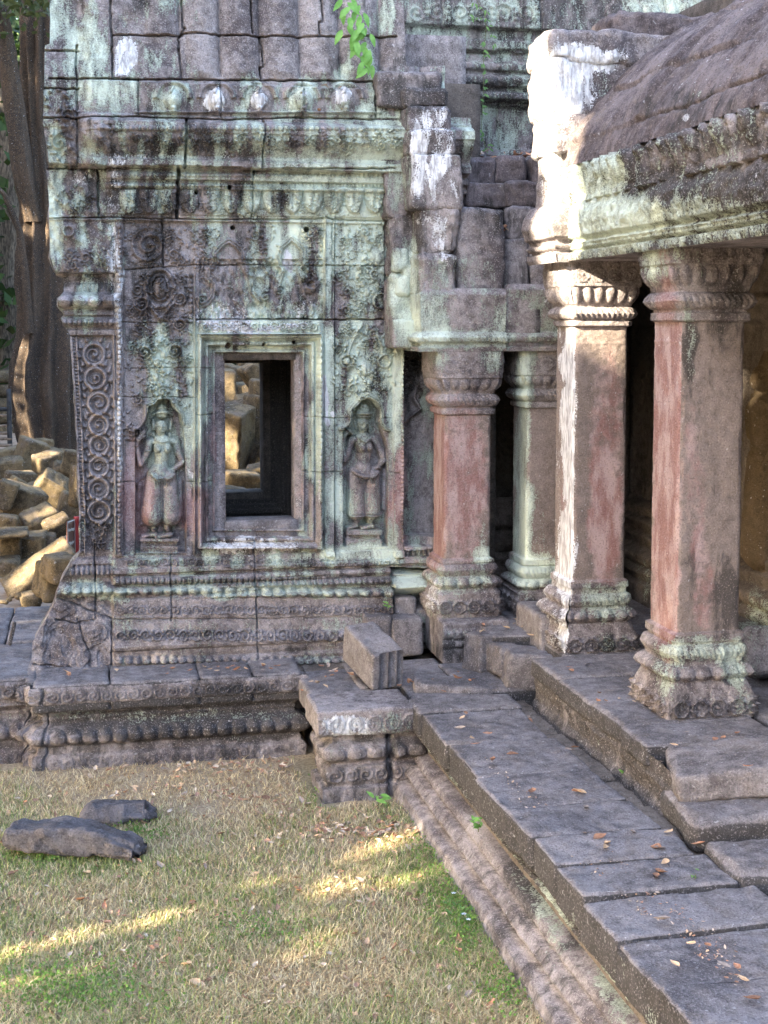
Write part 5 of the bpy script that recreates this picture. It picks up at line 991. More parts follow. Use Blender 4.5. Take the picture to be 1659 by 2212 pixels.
# creeping clover patches
def clover():
    spots = [(980, 1930, 70, 90), (1000, 2010, 40, 60), (940, 1830, 60, 40), (560, 1945 + 60, 90, 30), (150, 2130, 160, 60), (90, 1850, 60, 22), (310, 1800, 60, 20), (1090, 2140, 50, 60), (300, 1760, 40, 14), (690, 1700, 16, 40), (60, 1630, 50, 12)]
    C = []
    for cx, cy_, rx, ry in spots:
        m = int(rx * ry * .13); u = rng.normal(cx, rx * .6, m); v = rng.normal(cy_, ry * .6, m); d = FW + RT * ((u - PX0) / F)[:, None] - UP * ((v - PY0) / F)[:, None]; t = -EYE / d[:, 2]; x, y = d[:, 0] * t, d[:, 1] * t
        kk = (x < 2.2) & (y < 10.6) & (v > 1610) & ~((x > 1.6) & (y > 9.5)); C.append(np.stack([x, y, rng.uniform(.008, .035, m)], -1)[kk])
    C = np.concatenate(C); Vc_, Fc_ = leafcards(C, rng.uniform(.005, .011, len(C)), rng, .9)
    tag(mesh_arr('ground_cover', Vc_, Fc_, simple('clover_leaf', (.10, .20, .04), (.22, .36, .08), 60, .6, 0, trans=.25), None, None, False), 'tiny round-leaved green weeds creeping through the lawn edge', 'weeds', kind='stuff')
clover()
# ================================================================== ADDED UNSEEN SHADE TREES (left of the frame), GAPS AIMED AT SUNLIT SPOTS; FOREST
BARK = simple('tree_bark', (.055, .045, .038), (.20, .165, .13), 22, .95, .9, .03, zs=.25)
LEAFD = simple('shade_leaf', (.035, .065, .018), (.07, .12, .035), 3, .6, 0, trans=.25)
LEAFM = simple('forest_leaf', (.014, .034, .010), (.05, .09, .022), 1.2, .6, 0, trans=.2)
def trunk(name, pts, mat=BARK, parent=None, flute=.12, nf=7, res=(60, 40), seed=0, attr=None):
    """pts: (x,y,z,r)"""
    pts = np.array(pts, float); L = np.concatenate([[0], np.cumsum(np.linalg.norm(np.diff(pts[:, :3], axis=0), axis=1))]); s = np.linspace(0, L[-1], max(res[1], int(L[-1] / .12)))
    c = [np.interp(s, L, pts[:, i]) for i in range(4)]; th = np.linspace(0, 2 * math.pi, res[0]); TH, S = np.meshgrid(th, s)
    P = np.stack([np.repeat(c[0][:, None], res[0], 1), np.repeat(c[1][:, None], res[0], 1), np.repeat(c[2][:, None], res[0], 1)], -1)
    dr = np.stack([np.cos(TH), np.sin(TH), 0 * TH], -1); q = np.stack([np.cos(TH) * 1.3, np.sin(TH) * 1.3, S * .35 + seed], -1)
    r = c[3][:, None] * (1 + flute * np.sin(nf * TH + 1.4 * np.sin(S * .5 + seed)) + .28 * fbm(q, 1.6, 3, 801 + seed) + .08 * fbm(q, 9, 3, 803)); P = P + dr * r[..., None]
    o = grid_mesh(name, P, mat, None)
    if parent is not None: par(o, parent)
    return o
ax_a = np.array([-SUN[1], SUN[0], 0]); ax_a /= np.linalg.norm(ax_a); ax_b = np.cross(SUN, ax_a)
if ax_b[2] < 0: ax_b = -ax_b
def ab(p): p = np.asarray(p, float); return p @ ax_a, p @ ax_b
GAPS = []  # openings left in the added canopy so sun reaches chosen spots
def gap(p, r, keep=0.0): a, b_ = ab(p); GAPS.append((a, b_, r, keep))
for u, v in ((1165, 95), (1165, 180), (1168, 260), (1200, 330), (1205, 400), (1205, 470), (1205, 540)): y, z = onX(u, v, 3.37); gap((3.37, y, z), .24)
for u, v, r_ in ((1222, 590, .16), (1222, 650, .16), (1310, 625, .09), (1225, 710, .06)): x, z = onY(u, v, 9.72); gap((x, 9.72, z), r_)
for u, v, r_ in ((1440, 140, .07), (1480, 112, .07)): x, z = onY(u, v, 9.3); gap((x + .1, 9.3, z), r_, .2)
for cu, cv, r_, kp in ((30, 2030, .22, .34), (60, 1960, .14, .3), (170, 1985, .2, .4), (280, 1930, .12, .3), (410, 1940, .2, .42), (520, 1860, .16, .32), (560, 1935, .16, .36), (640, 1885, .26, .34), (720, 1830, .14, .3), (745, 1905, .16, .36), (850, 1830, .14, .36), (900, 1780, .08, .2), (300, 2020, .12, .3), (60, 2100, .12, .3)):
    x, y = onZ(cu, cv, 0); gap((x, y, 0), r_ * 1.15, kp * .62 if kp < .5 else kp)
# background: trunk and rubble
for u, v, Y, r_ in ((50, 760, 27.6, .2), (55, 820, 27.6, .24), (50, 880, 27.6, .24), (65, 930, 27.6, .18), (75, 960, 27.6, .2), (75, 490, 27.6, .25), (100, 1005, 22.5, .28), (85, 985, 23, .22), (120, 1060, 19.6, .36), (140, 1085, 19.5, .26), (100, 1050, 19.5, .25), (40, 1045, 20, .2), (88, 1108, 17.6, .22), (130, 1120, 17.3, .22), (163, 1045, 17, .18), (30, 1152, 16, .16), (65, 1300, 14.2, .16), (90, 1210, 14.8, .28), (50, 1245, 14.8, .22), (130, 1180, 14.8, .2), (25, 1285, 14.5, .2),
                     (505, 995, 16.6, .30), (545, 858, 20, .16), (561, 986, 17, .22), (552, 1018, 15.6, .16), (505, 1040, 15.4, .2), (540, 1060, 15.2, .12), (20, 1340, 13.0, .1)): x, z = onY(u, v, Y); gap((x, Y, z), r_ * .6, .05)
def in_gap(a, b_, rs):
    pr = np.ones(len(a))
    for ga, gb_, r_, kp in GAPS:
        hit = np.hypot(a - ga, b_ - gb_) < r_ + rs * (1 if kp < .15 else .3); pr = np.where(hit, np.minimum(pr, kp), pr)
    k = rng.uniform(size=len(a)) < pr
    return k
def sun_block_canopy():  # added leaf wall out of view, blocks the sun except at the gaps
    T = [(-13.5, -3.0), (-13.0, 3.0), (-14.0, 9.0), (-14.5, 15.5), (-15, 22.5), (-15.5, 31)]
    n = 128000; amin, amax = ab((-6, 44, 0))[0], ab((9, .5, 0))[0]
    corners = [ab((x, y, z))[1] for x in (-3, 5.5) for y in (4, 30) for z in (0, 6.6)]
    a = rng.uniform(min(amin, amax), max(amin, amax), n); b_ = rng.uniform(min(corners) - .5, max(corners) + .8, n); s = rng.uniform(.16, .30, n)
    k = in_gap(a, b_, s * .55); a, b_, s = a[k], b_[k], s[k]
    # distance along the sun direction so that x falls in the tree row
    base = a[:, None] * ax_a + b_[:, None] * ax_b; tx = rng.normal(-13.6, 1.1, len(a)); t = (tx - base[:, 0]) / SUN[0]; C = base + t[:, None] * SUN
    k = C[:, 2] > 1.0; C, s = C[k], s[k]; own = np.argmin(np.abs(C[:, 1][:, None] - np.array([p[1] for p in T])[None]), 1)
    for i, (x, y) in enumerate(T):
        t_ = tag(thing('added_shade_tree', (x, y, 0)), 'unseen leafy tree added at the left of the court, number of low boughs over the lawn' if False else ['unseen shade tree added far left of the lawn nearest the camera', 'unseen shade tree added left of the lawn opposite the terrace', 'unseen shade tree added left of the plinth and window wall', 'unseen shade tree added left of the rubble heap', 'unseen shade tree added left of the big fluted trunk', 'farthest unseen shade tree added left of the wooden steps'][i], 'tree')
        trunk('trunk', [(x, y, 0, .45), (x + .1, y, 3, .33), (x - .1, y + .2, 8, .22), (x, y, 12, .1)], BARK, t_, seed=i, res=(24, 20))
        m = own == i; Vv, Ff = leafcards(C[m], s[m], rng, .62); par(mesh_arr('crown', Vv, Ff, LEAFD, None, None, False), t_)
sun_block_canopy()
# the big trunk by the rubble
def pxp(u, v, Y, r): x, z = onY(u, v, Y); return (x, Y, z, r * Y / F)
bt = thing('fluted_tree', (onY(95, 968, 28)[0], 28, .65)); tag(bt, 'huge old tree with a fluted forking trunk standing behind the rubble, left of the temple', 'tree')
BARK2 = stone('lichened_bark', dark=(.075, .046, .030), light=(.34, .215, .13), lich=-.12, green=(.28, .28, .22), wsa=.5, bump=1.6)
trunk('trunk', [pxp(112, 1000, 28, 64), pxp(112, 960, 28, 58), pxp(108, 910, 28, 62), pxp(100, 850, 28, 66), pxp(98, 790, 28, 64), pxp(104, 720, 28, 56), pxp(104, 600, 28, 52), pxp(100, 450, 28, 44), pxp(92, 300, 28, 36), pxp(88, 150, 28, 38), pxp(90, -60, 28, 40)], BARK2, bt, .15, 11, (160, 200), 3)
trunk('limb', [pxp(74, 480, 27.7, 20), pxp(50, 380, 27.5, 22), pxp(28, 220, 27.3, 20), pxp(5, 60, 27, 18), pxp(-30, -60, 27, 16)], BARK2, bt, .06, 5, (60, 60), 6)
trunk('limb', [pxp(64, 720, 27.4, 9), pxp(55, 600, 27.3, 8), pxp(42, 500, 27.2, 7), pxp(10, 420, 27, 6), pxp(-30, 380, 27, 6)], BARK2, bt, .06, 3, (30, 40), 8)
# branch leaves hanging at the top
Cb = np.array([(lambda x, z: (x, 26.6 + random.uniform(-.5, .5), z))(*onY(random.uniform(-40, 112), abs(random.gauss(0, 34)) - 20, 26.6)) for _ in range(260)]); Vv, Ff = leafcards(Cb, rng.uniform(.06, .12, len(Cb)), rng, .5)
par(mesh_arr('foliage', Vv, Ff, simple('bough_leaf', (.03, .05, .015), (.08, .09, .03), 4, .6, 0, trans=.3), None, None, False), bt)
# forest trees
def forest():
    spots = [(-2.2, 40), (-6, 44), (-10, 39), (1.5, 46), (-3.8, 52), (6, 48), (11, 44), (-14, 50)]
    labs = ['dark forest tree just left of the fluted trunk', 'dark forest tree behind the wooden steps', 'dark forest tree beyond the court wall, far left', 'forest tree hidden behind the window wall', 'tallest dark forest tree far behind the fluted trunk', 'forest tree behind the tower', 'forest tree far behind the porch', 'outermost forest tree at the far left']
    for i, (x, y) in enumerate(spots):
        t = tag(thing('forest_tree', (x, y, .6)), labs[i], 'tree', 'dark forest trees')
        trunk('trunk', [(x, y, .5, .5), (x + .2, y, 6, .36), (x, y, 14, .2)], BARK, t, seed=20 + i, res=(20, 20))
        n = 5200; c = rng.normal(size=(n, 3)); c /= np.linalg.norm(c, axis=1, keepdims=True); rr = rng.uniform(.35, 1, n) ** .6
        C = np.array([x, y, 8.8]) + c * rr[:, None] * np.array([4.6, 3.2, 8.6]); q = fbm(C, .35, 2, 31 + i); C = C[(q > -.22) & (C[:, 2] > .7)]
        Vv, Ff = leafcards(C, rng.uniform(.13, .30, len(C)), rng, .55); par(mesh_arr('crown', Vv, Ff, LEAFM, None, None, False), t)
forest()
n = 26000; C = np.stack([rng.uniform(-24, 20, n), rng.uniform(48, 56, n), .5 + 13 * rng.uniform(0, 1, n) ** 1.1], -1); C = C[fbm(C, .5, 3, 55) > -.28]; Vv, Ff = leafcards(C, rng.uniform(.25, .55, len(C)), rng, .6)
tag(mesh_arr('undergrowth', Vv, Ff, LEAFM, None, None, False), 'dense dark forest undergrowth closing the view far behind the court', 'forest', kind='stuff')
# unseen woods added behind the camera and at right to cut level light
def belt(name, x0, x1, y0, y1, n, hgt, lab):
    C = np.stack([rng.uniform(x0, x1, n), rng.uniform(y0, y1, n), hgt * rng.uniform(0.02, 1, n)], -1); C = C[fbm(C, .3, 3, 77) > -.35]; Vv, Ff = leafcards(C, rng.uniform(.35, .7, len(C)), rng, .7)
    tag(mesh_arr(name, Vv, Ff, LEAFD, None, None, False), lab, 'forest', kind='stuff')
belt('added_near_woods', -24, 26, -18, -14, 9000, 8, 'unseen wood added behind the camera to cut level sky light')
belt('added_side_woods', 20, 24, -16, 30, 12000, 13, 'unseen wood added on the right to cut level sky light')
# court wall and wooden steps
cw = thing('court_wall', (-4, 36, .6)); tag(cw, 'low stone court wall of stacked blocks in front of the forest at the far left', 'wall')
xw, zt = onY(0, 800, 36)
for j in range(5):
    for i in range(9):
        x = -9.5 + i * 1.05 + (.5 if j % 2 else 0); h = (zt - .6) / 5; o = block('course_stone', (x, 36, .6 + h * (j + .5)), (1.04, .5, h - .02), (0, 0, 0), STONE_RUBBLE, .05, .02, .12, (.0, .0, 0, .1), cw, seed=300 + i + 9 * j)
ws = thing('wooden_steps', (-1.9, 26, .7)); tag(ws, 'weathered wooden steps with a dark post at the left edge beside the big tree', 'steps')
WOOD = simple('old_wood', (.10, .07, .05), (.24, .17, .12), 12, .8, .4, .01); WOODD = simple('dark_post_wood', (.02, .02, .022), (.05, .05, .055), 12, .6, .2, .01)
xp, _ = onY(20, 900, 25.5); za = onY(20, 968, 25.5)[1]; zb_ = onY(20, 840, 25.5)[1]
block('post', (xp, 25.5, (za + zb_) / 2), (.085, .09, zb_ - za), (0, 0, 0), WOODD, .01, .002, .1, (0, 0, 0, 0), ws, seed=1)
for i, v in enumerate((898, 920, 936, 948, 962)):
    x, z = onY(-12, v, 26 - i * .14); block('tread', (x, 26 - i * .14, z), (.62, .26, .045), (0, 0, 0), WOOD, .008, .003, .1, (0, 0, 0, 0), ws, seed=2 + i)
block('rail', (onY(-12, 884, 25.9)[0], 25.9, onY(-12, 884, 25.9)[1]), (.62, .06, .07), (0, 0, 0), WOODD, .01, .002, .1, (0, 0, 0, 0), ws, seed=9)
# ---- rubble
def rub(cx, cy_, w_, h_, Y, rot=(0, 0, 0), dep=None, lab=None, mat=None, base=(.1, 0, .1, .1), grp='rubble heap beside the big tree', rnd=.06, name='rubble_block'):
    k_ = Y / F; x, z = onY(cx, cy_, Y); d = dep or max(w_, h_) * k_ * .8
    o = block(name, (x, Y + d * .3, z), (w_ * k_, d, h_ * k_), tuple(R(a) for a in rot), mat or STONE_RUBBLE, .03, .018, .03, base, None, seed=int(cx * 7 + cy_) % 900, chips=1.5)
    return tag(o, lab or 'mossy brown block tumbled in the rubble heap between the big tree and the plinth', 'block', grp)
for a in ((64, 990, 52, 76, 24, (8, 16, 20), None, 'upright mossy block with a gold-lit edge, at the foot of the fluted tree'), (101, 1003, 54, 44, 23, (12, -10, 30), None, 'squat yellow-lichened block in sun, directly under the fluted tree'), (128, 986, 60, 26, 25, (5, 12, 10)), (18, 985, 50, 30, 25, (5, -12, 0)), (20, 1012, 56, 40, 23.5, (10, -6, 10)), (45, 1032, 60, 24, 22, (4, 4, 20)),
          (122, 1062, 92, 62, 19.6, (38, 32, 10), .3, 'large sunlit tan slab tilted across the rubble, its lower edge crossed by a shadow'), (38, 1048, 36, 26, 20.2, (10, 30, 30), None, 'small pointed mossy stone in sun, left of the large tan slab'), (45, 1092, 84, 78, 19, (12, 18, 18), None, 'big dark lichen-spotted boulder left of the large tan slab'), (12, 1072, 40, 60, 18.6, (0, 20, 0)), (86, 1122, 70, 34, 17.7, (25, -24, 20), None, 'wedge-shaped block with a pale sunlit top below the large tan slab'),
          (124, 1138, 56, 36, 17.2, (20, -22, 12), None, 'mossy green block with a sunlit upper edge, left of the small sign'), (14, 1136, 44, 44, 17.6, (6, 10, 0)), (150, 1100, 46, 60, 18.2, (0, 20, 10)), (163, 1050, 18, 90, 17.2, (0, 6, 30), .2, 'narrow pale stone standing in sun right against the temple corner'), (140, 1020, 50, 40, 21.5, (10, 10, 10)), (95, 960, 40, 22, 27, (4, 4, 4)), (155, 1000, 40, 50, 21, (4, 12, 4)), (75, 1060, 60, 30, 20.6, (5, -10, 0)),
          (20, 1182, 44, 52, 16.6, (0, 0, 4), .5, 'squared grey block at the left edge, top of two courses'), (70, 1182, 56, 50, 16.7, (0, 0, -2), .5, 'squared grey block with vertical grooves beside the leaning slab'), (104, 1172, 30, 36, 16.9, (0, 8, 0), .5), (14, 1240, 52, 56, 16.0, (0, 0, 2), .5, 'squared tan block at the left edge under the grey one'), (55, 1238, 34, 46, 16.3, (0, 0, 0), .5), (20, 1155, 78, 8, 16.2, (3, -2, 4), .5, 'thin sunlit capping stone on the squared blocks'),
          (108, 1262, 50, 74, 13.6, (4, 10, 20), .4, 'pale broken block leaning on the corner of the temple base'), (130, 1232, 60, 54, 13.3, (0, 0, 20), .4), (66, 1298, 42, 30, 14.1, (6, -14, 10), .25, 'smooth rounded cream stone in sun at the foot of the leaning slab'), (20, 1296, 16, 12, 14.2, (0, 10, 0), .06), (42, 1290, 20, 12, 14.3, (8, 0, 0), .08), (8, 1302, 20, 10, 14.0, (0, 6, 0), .08),
          ): rub(*a)
# leaning slab
x0, z0_ = onY(22, 1285, 14.6); x1, z1_ = onY(150, 1180, 15.2); L = math.hypot(x1 - x0, z1_ - z0_); ang = math.atan2(z1_ - z0_, x1 - x0)
tag(block('leaning_slab', ((x0 + x1) / 2, 14.9, (z0_ + z1_) / 2 - .02), (L + .1, .42, .19), (R(24), -ang, R(4)), STONE_RUBBLE, .02, .01, .03, (-.3, .1, .1, 0), None, seed=333), 'long pale pink stone slab leaning up against the rubble beside the temple corner', 'slab')
# through the window
G2 = 'rubble seen through the window'
for a in ((514, 848, 90, 40, 20, (4, 2, 0), None, 'long flat dark block high in the heap seen through the window'), (550, 818, 34, 62, 19, (0, -32, 10), .4, 'pale leaning stone at the top right of the view through the window'), (506, 812, 54, 40, 21, (10, 20, 0)), (540, 866, 56, 18, 19.4, (14, -10, 0), .4, 'small sunlit orange stone high in the view through the window'), (520, 895, 90, 50, 18.6, (10, -16, 0)), (508, 950, 66, 140, 16.9, (14, 10, -30), .45, 'big tilted slab with its foot in sun, seen through the window'), (545, 930, 26, 150, 17.2, (0, 8, 20), .4), (566, 990, 22, 80, 17.0, (0, 26, 0), .4), (555, 1020, 40, 24, 15.8, (10, -12, 0), .3), (526, 1040, 84, 36, 15.5, (4, 6, 10), .35, 'sunlit block lying nearest behind the window sill'), (505, 1062, 60, 16, 15.0, (0, 4, 0), .3), (575, 880, 60, 120, 18.4, (0, 0, 0)), (480, 870, 60, 140, 20, (0, 0, 0)), (480, 1000, 50, 120, 17.6, (0, 0, 0)), (560, 780, 90, 60, 23, (0, 0, 0))):
    a = list(a) + [None] * (8 - len(a)); rub(*a[:7], lab=a[7] or 'brown block in the rubble heap behind the window', grp=G2)
# ---- sign
sg = thing('sign_board', onY(152, 1235, 15.0)[0:1] + (15.0, onY(152, 1235, 15.0)[1])); tag(sg, 'small brown notice board with white lettering on a red post beside the temple corner', 'sign')
RED = simple('red_post_paint', (.28, .03, .03), (.36, .05, .05), 10, .5, .05); BRN = simple('sign_brown', (.10, .045, .04), (.12, .055, .05), 10, .5, 0); WHT = simple('sign_white', (.78, .78, .78), (.82, .82, .82), 10, .5, 0)
xs0, zt_ = onY(163, 1116, 15.1); zb_ = onY(163, 1250, 15.1)[1]
block('post', (xs0 + .01, 15.12, (zt_ + zb_) / 2), (.06, .06, zt_ - zb_), (0, 0, 0), RED, .004, .0005, .05, (0, 0, 0, 0), sg)
c1, zt1 = onY(152, 1124, 15.0); zb1 = onY(152, 1197, 15.0)[1]; hb = zt1 - zb1; brot = R(68)
board = block('panel', (c1, 15.0, (zt1 + zb1) / 2), (.20, .014, hb), (0, 0, brot), BRN, .003, .0002, .05, (0, 0, 0, 0), sg)
Mb = Matrix.Translation((c1, 15.0, (zt1 + zb1) / 2)) @ Matrix.Rotation(brot, 4, 'Z')
def flat_on_board(name, verts, faces, mat):
    me = bpy.data.meshes.new(name); me.from_pydata([tuple(Mb @ Vector(v)) for v in verts], [], faces); me.materials.append(mat); o = bpy.data.objects.new(name, me); COL.objects.link(o); par(o, sg); return o
bv, bf = [], []
for (xa, xb, za_, zb2) in ((-.1, .1, hb / 2 - .014, hb / 2), (-.1, .1, -hb / 2, -hb / 2 + .014), (-.1, -.088, -hb / 2, hb / 2), (.088, .1, -hb / 2, hb / 2)):
    i = len(bv); bv += [(xa, -.0095, za_), (xb, -.0095, za_), (xb, -.0095, zb2), (xa, -.0095, zb2)]; bf.append((i, i + 1, i + 2, i + 3))
flat_on_board('border', bv, bf, WHT)
for txt, z in (('Heritage', .07), ('Nguyhr', -.07)):
    cu = bpy.data.curves.new('t', 'FONT'); cu.body = txt; cu.size = .048; cu.align_x = 'CENTER'; cu.offset = .0012; to = bpy.data.objects.new('t', cu); COL.objects.link(to); bpy.context.view_layer.update()
    me = bpy.data.meshes.new_from_object(to.evaluated_get(bpy.context.evaluated_depsgraph_get())); bpy.data.objects.remove(to)
    for v in me.vertices: v.co = Mb @ Vector((v.co.x, -.010, v.co.y + z))
    me.materials.append(WHT); o = bpy.data.objects.new('lettering', me); COL.objects.link(o); par(o, sg)
# thin dark splinter stone on the far ledge
x, y = onZ(27, 1398, .66)
tag(block('stone_splinter', (x, y, .78), (.03, .06, .21), (R(-4), R(14), R(10)), STONE, .008, .006, .01, (0, 0, .2, .6), None, seed=340), 'thin dark splinter of stone standing upright on the ledge at the far left', 'stone')
# ---- stones in the lawn
STONE_DK = stone('dark_fallen_stone', dark=(.05, .045, .05), light=(.17, .155, .165), lich=-.35, wsa=.2)
x, y = onZ(170, 1850, 0)
def stone_rel(V, N): V = V.copy(); V[:, 2] += (.035 * np.sin(V[:, 0] * 6 + 1) - .06 * (V[:, 0] + .1) - .05 * V[:, 1]) * (V[:, 2] > 0); V[:, 1] *= 1 - .55 * np.clip(np.abs(V[:, 0] + .05) / .45, 0, 1) ** 2 * (V[:, 1] > 0) ; return V
tag(block('lawn_stone', (x - .01, y + .12, .075), (.90, .40, .17), (R(-6), R(5), R(-14)), STONE_DK, .05, .03, .012, (-.2, 0, 0, .25), None, seed=351, relief=stone_rel, chips=1.6), 'larger grey fallen stone half sunk in the lawn with a small hole in its side', 'stone')
x, y = onZ(258, 1775, 0)
tag(block('lawn_stone', (x, y + .12, .035), (.50, .28, .12), (R(-4), R(3), R(-8)), STONE_DK, .06, .03, .012, (-.2, 0, 0, .2), None, seed=352, chips=1.3, taper=(-.12, -.2)), 'smaller flat grey stone lying just behind the larger one in the lawn', 'stone')
# ================================================================== PLANTS
VIN = simple('vine_leaf', (.14, .32, .06), (.22, .44, .11), 14, .45, 0, trans=.3); VIN2 = simple('creeper_leaf', (.09, .20, .05), (.17, .30, .09), 20, .5, 0, trans=.3)
def leaf_mesh(n=5, fold=.25, curl=.2, asp=.38):
    V, Fa = [], []; rows = []
    for i in range(n + 1):
        t = i / n; w_ = asp * math.sin(math.pi * t ** .8) ** .9 * .5; z = -curl * t * t
        rows.append([(-w_, t, z + fold * w_), (0, t, z), (w_, t, z + fold * w_)])
    for r_ in rows: V += r_
    for i in range(n):
        for j in range(2): a = i * 3 + j; Fa.append((a, a + 1, a + 4, a + 3))
    return np.array(V), np.array(Fa)
LV, LF = leaf_mesh()
def place_leaf(pos, size, dirv, up=(0, -.6, .8)):
    d = Vector(dirv).normalized(); u = Vector(up); xax = d.cross(u).normalized(); zax = xax.cross(d); M = np.array([xax, d, zax]).T
    return (LV * size) @ M.T + np.array(pos)
def plant(name, loc, leaves, stem, mat, lab, cat='plant', group=None, stem_r=.003):
    t = thing(name, loc); tag(t, lab, cat, group)
    V = np.concatenate([place_leaf(*l) for l in leaves]); Fa = np.concatenate([LF + i * len(LV) for i in range(len(leaves))])
    par(mesh_arr('leaves', V, Fa, mat, None), t)
    if stem: par(trunk('stem', [(*p, stem_r) for p in stem], simple('stem_green', (.10, .12, .05), (.16, .16, .07), 10, .7, 0), None, 0, 3, (8, 10)), t)
zz_ = lambda a, b_: (552.9 + a * .333, b_ * .333)
pts = [(590, 50), (620, 20), (640, 100), (680, 60), (560, 90), (600, 150), (670, 140), (590, 200), (640, 190), (655, 230), (560, 225), (740, 250), (720, 300), (690, 335), (640, 300), (610, 290), (740, 390), (700, 380), (675, 400), (720, 420), (690, 440), (755, 450), (715, 485), (650, 60), (700, 110), (625, 260), (665, 270), (700, 240), (650, 330), (735, 360), (560, 30), (600, 90), (690, 190), (620, 330), (715, 210)]
lv_ = []
for (a, b_) in pts:
    u, v = zz_(a, b_); x, z = onY(u, v, 11.18); lv_.append(((x, 11.16 + random.uniform(-.05, .05), z + .04), random.uniform(.11, .15), (random.uniform(-.8, .6) , random.uniform(-.5, 0), -random.uniform(.5, 1.1)), (random.uniform(-.3, .3), -.9, .3)))
s0_ = onY(760, -20, 11.4); s1_ = onY(775, 60, 11.36); s2_ = onY(795, 160, 11.33)
plant('hanging_vine', (s0_[0], 11.4, s0_[1]), lv_, [(s0_[0], 11.32, s0_[1]), (s1_[0], 11.27, s1_[1]), (s2_[0], 11.24, s2_[1])], VIN, 'bright green broad-leaved vine hanging down the pavilion roof', 'vine')
cr = [(1410, 20), (1430, 60), (1480, 80), (1440, 120), (1500, 130), (1495, 180), (1520, 230), (1480, 290), (1475, 340), (1485, 370), (1460, 420), (1480, 470), (1490, 530), (1465, 560), (1478, 620), (1435, 655), (1470, 690), (1465, 735), (1460, 850), (1470, 890), (1500, 940), (1475, 970), (1510, 975), (1385, 110), (1540, 290)]
lv_ = []
for a, b_ in cr:
    u, v = zz_(a, b_)
    for _ in range(2): x, z = onY(u + random.uniform(-4, 4), v + random.uniform(-4, 4), 12.75); lv_.append(((x, 12.70, z), random.uniform(.035, .06), (random.uniform(-1, 1), -.2, -random.uniform(.1, .9)), (0, -1, .3)))
st_ = []
for a, b_ in ((1430, 0), (1490, 100), (1495, 180), (1475, 340), (1480, 500), (1470, 690), (1460, 850), (1490, 960)): u, v = zz_(a, b_); x, z = onY(u, v, 12.72); st_.append((x, 12.72, z))
plant('creeper', st_[0], lv_, st_, VIN2, 'thin creeper with tiny pale leaves trailing down the tower wall', 'vine')
def tuft(u, v, mode, val, n, size, lab, spread=1.0, mat=VIN, name='small_plant', up=.5):
    if mode == 'Z': x, y = onZ(u, v, val); z = val
    elif mode == 'X': y, z = onX(u, v, val); x = val
    else: x, z = onY(u, v, val); y = val
    L_ = []
    for i in range(n):
        a = random.uniform(0, 6.28); L_.append(((x + random.uniform(-1, 1) * size * .4 * spread, y - .01 + random.uniform(-1, .3) * size * .3, z + random.uniform(0, 1) * size * .8 * spread), size * random.uniform(.6, 1.1), (math.cos(a), math.sin(a) - .4, up + random.uniform(-.5, .5)), (0, -.6, .8)))
    plant(name, (x, y, z), L_, [(x, y, z - .02), (x + .003, y - .01, z + size * .6)], mat, lab)
tuft(838, 1312, 'Y', 11.17, 7, .05, 'small bright plant sprouting from the joint at the right end of the wall base')
tuft(817, 1735, 'Z', .02, 6, .08, 'young plant with oval leaves growing in the gap of the rosette pedestal')
tuft(1033, 1790, 'X', 2.24, 14, .055, 'bright green weed growing out of the terrace side, above the lawn', 1.6)
tuft(1352, 1682, 'Z', .60, 12, .05, 'small weed in the gully beside the walkway slabs, farther one', 1.2)
tuft(1400, 1705, 'Z', .60, 16, .055, 'larger leafy weed in the gully touching the tilted slab', 1.4, VIN2)
tuft(1500, 1895, 'Z', .66, 5, .03, 'tiny weed in the joint between two near walkway slabs', 2.0, VIN2)
tuft(1180, 395, 'Y', 10.7, 12, .06, 'little leafy plant hanging from the ledge against the sunlit gable', 2.2, VIN2, up=-.5)
tuft(1135, 1315, 'Y', 11.0, 8, .05, 'dark little plant at the foot of the mossy green pillar', 1, VIN2)
tuft(95, 1815, 'Z', .0, 8, .045, 'pale clover-like weed at the left of the larger lawn stone', 1.5, VIN2); tuft(40, 1835, 'Z', .0, 9, .05, 'green weed at the left tip of the larger lawn stone', 1.5)
def blades(u, v, n, h, lab):
    x, y = onZ(u, v, 0); L_ = [((x + random.uniform(-.06, .06), y + random.uniform(-.04, .04), 0), h * random.uniform(.6, 1.1), (random.uniform(-.5, .5), random.uniform(-.5, .2), 1), (0, -1, .2)) for _ in range(n)]
    LVs = LV.copy(); t = thing('grass_tuft', (x, y, 0)); tag(t, lab, 'grass tuft'); V = np.concatenate([(lambda q: q)(place_leaf(*l)) for l in L_])
    V = V.reshape(n, -1, 3); c = V.mean(1, keepdims=True) * 0 + V[:, 1:2]; ax = (V[:, -2:-1] - V[:, 1:2]); ax = ax / np.linalg.norm(ax, axis=2, keepdims=True); rel = V - c; along = (rel * ax).sum(2, keepdims=True) * ax; V = c + along + (rel - along) * .16
    par(mesh_arr('leaves', V.reshape(-1, 3), np.concatenate([LF + i * len(LV) for i in range(n)]), VIN2), t)
blades(240, 1845, 26, .12, 'tall grass blades in front of the larger lawn stone'); blades(565, 1625, 0 + 12, .06, 'short grass tuft at the foot of the plinth wall'); blades(300, 1800, 20, .07, 'grass tuft at the right end of the larger lawn stone'); blades(825, 1745, 16, .06, 'grass tuft under the young plant at the pedestal')
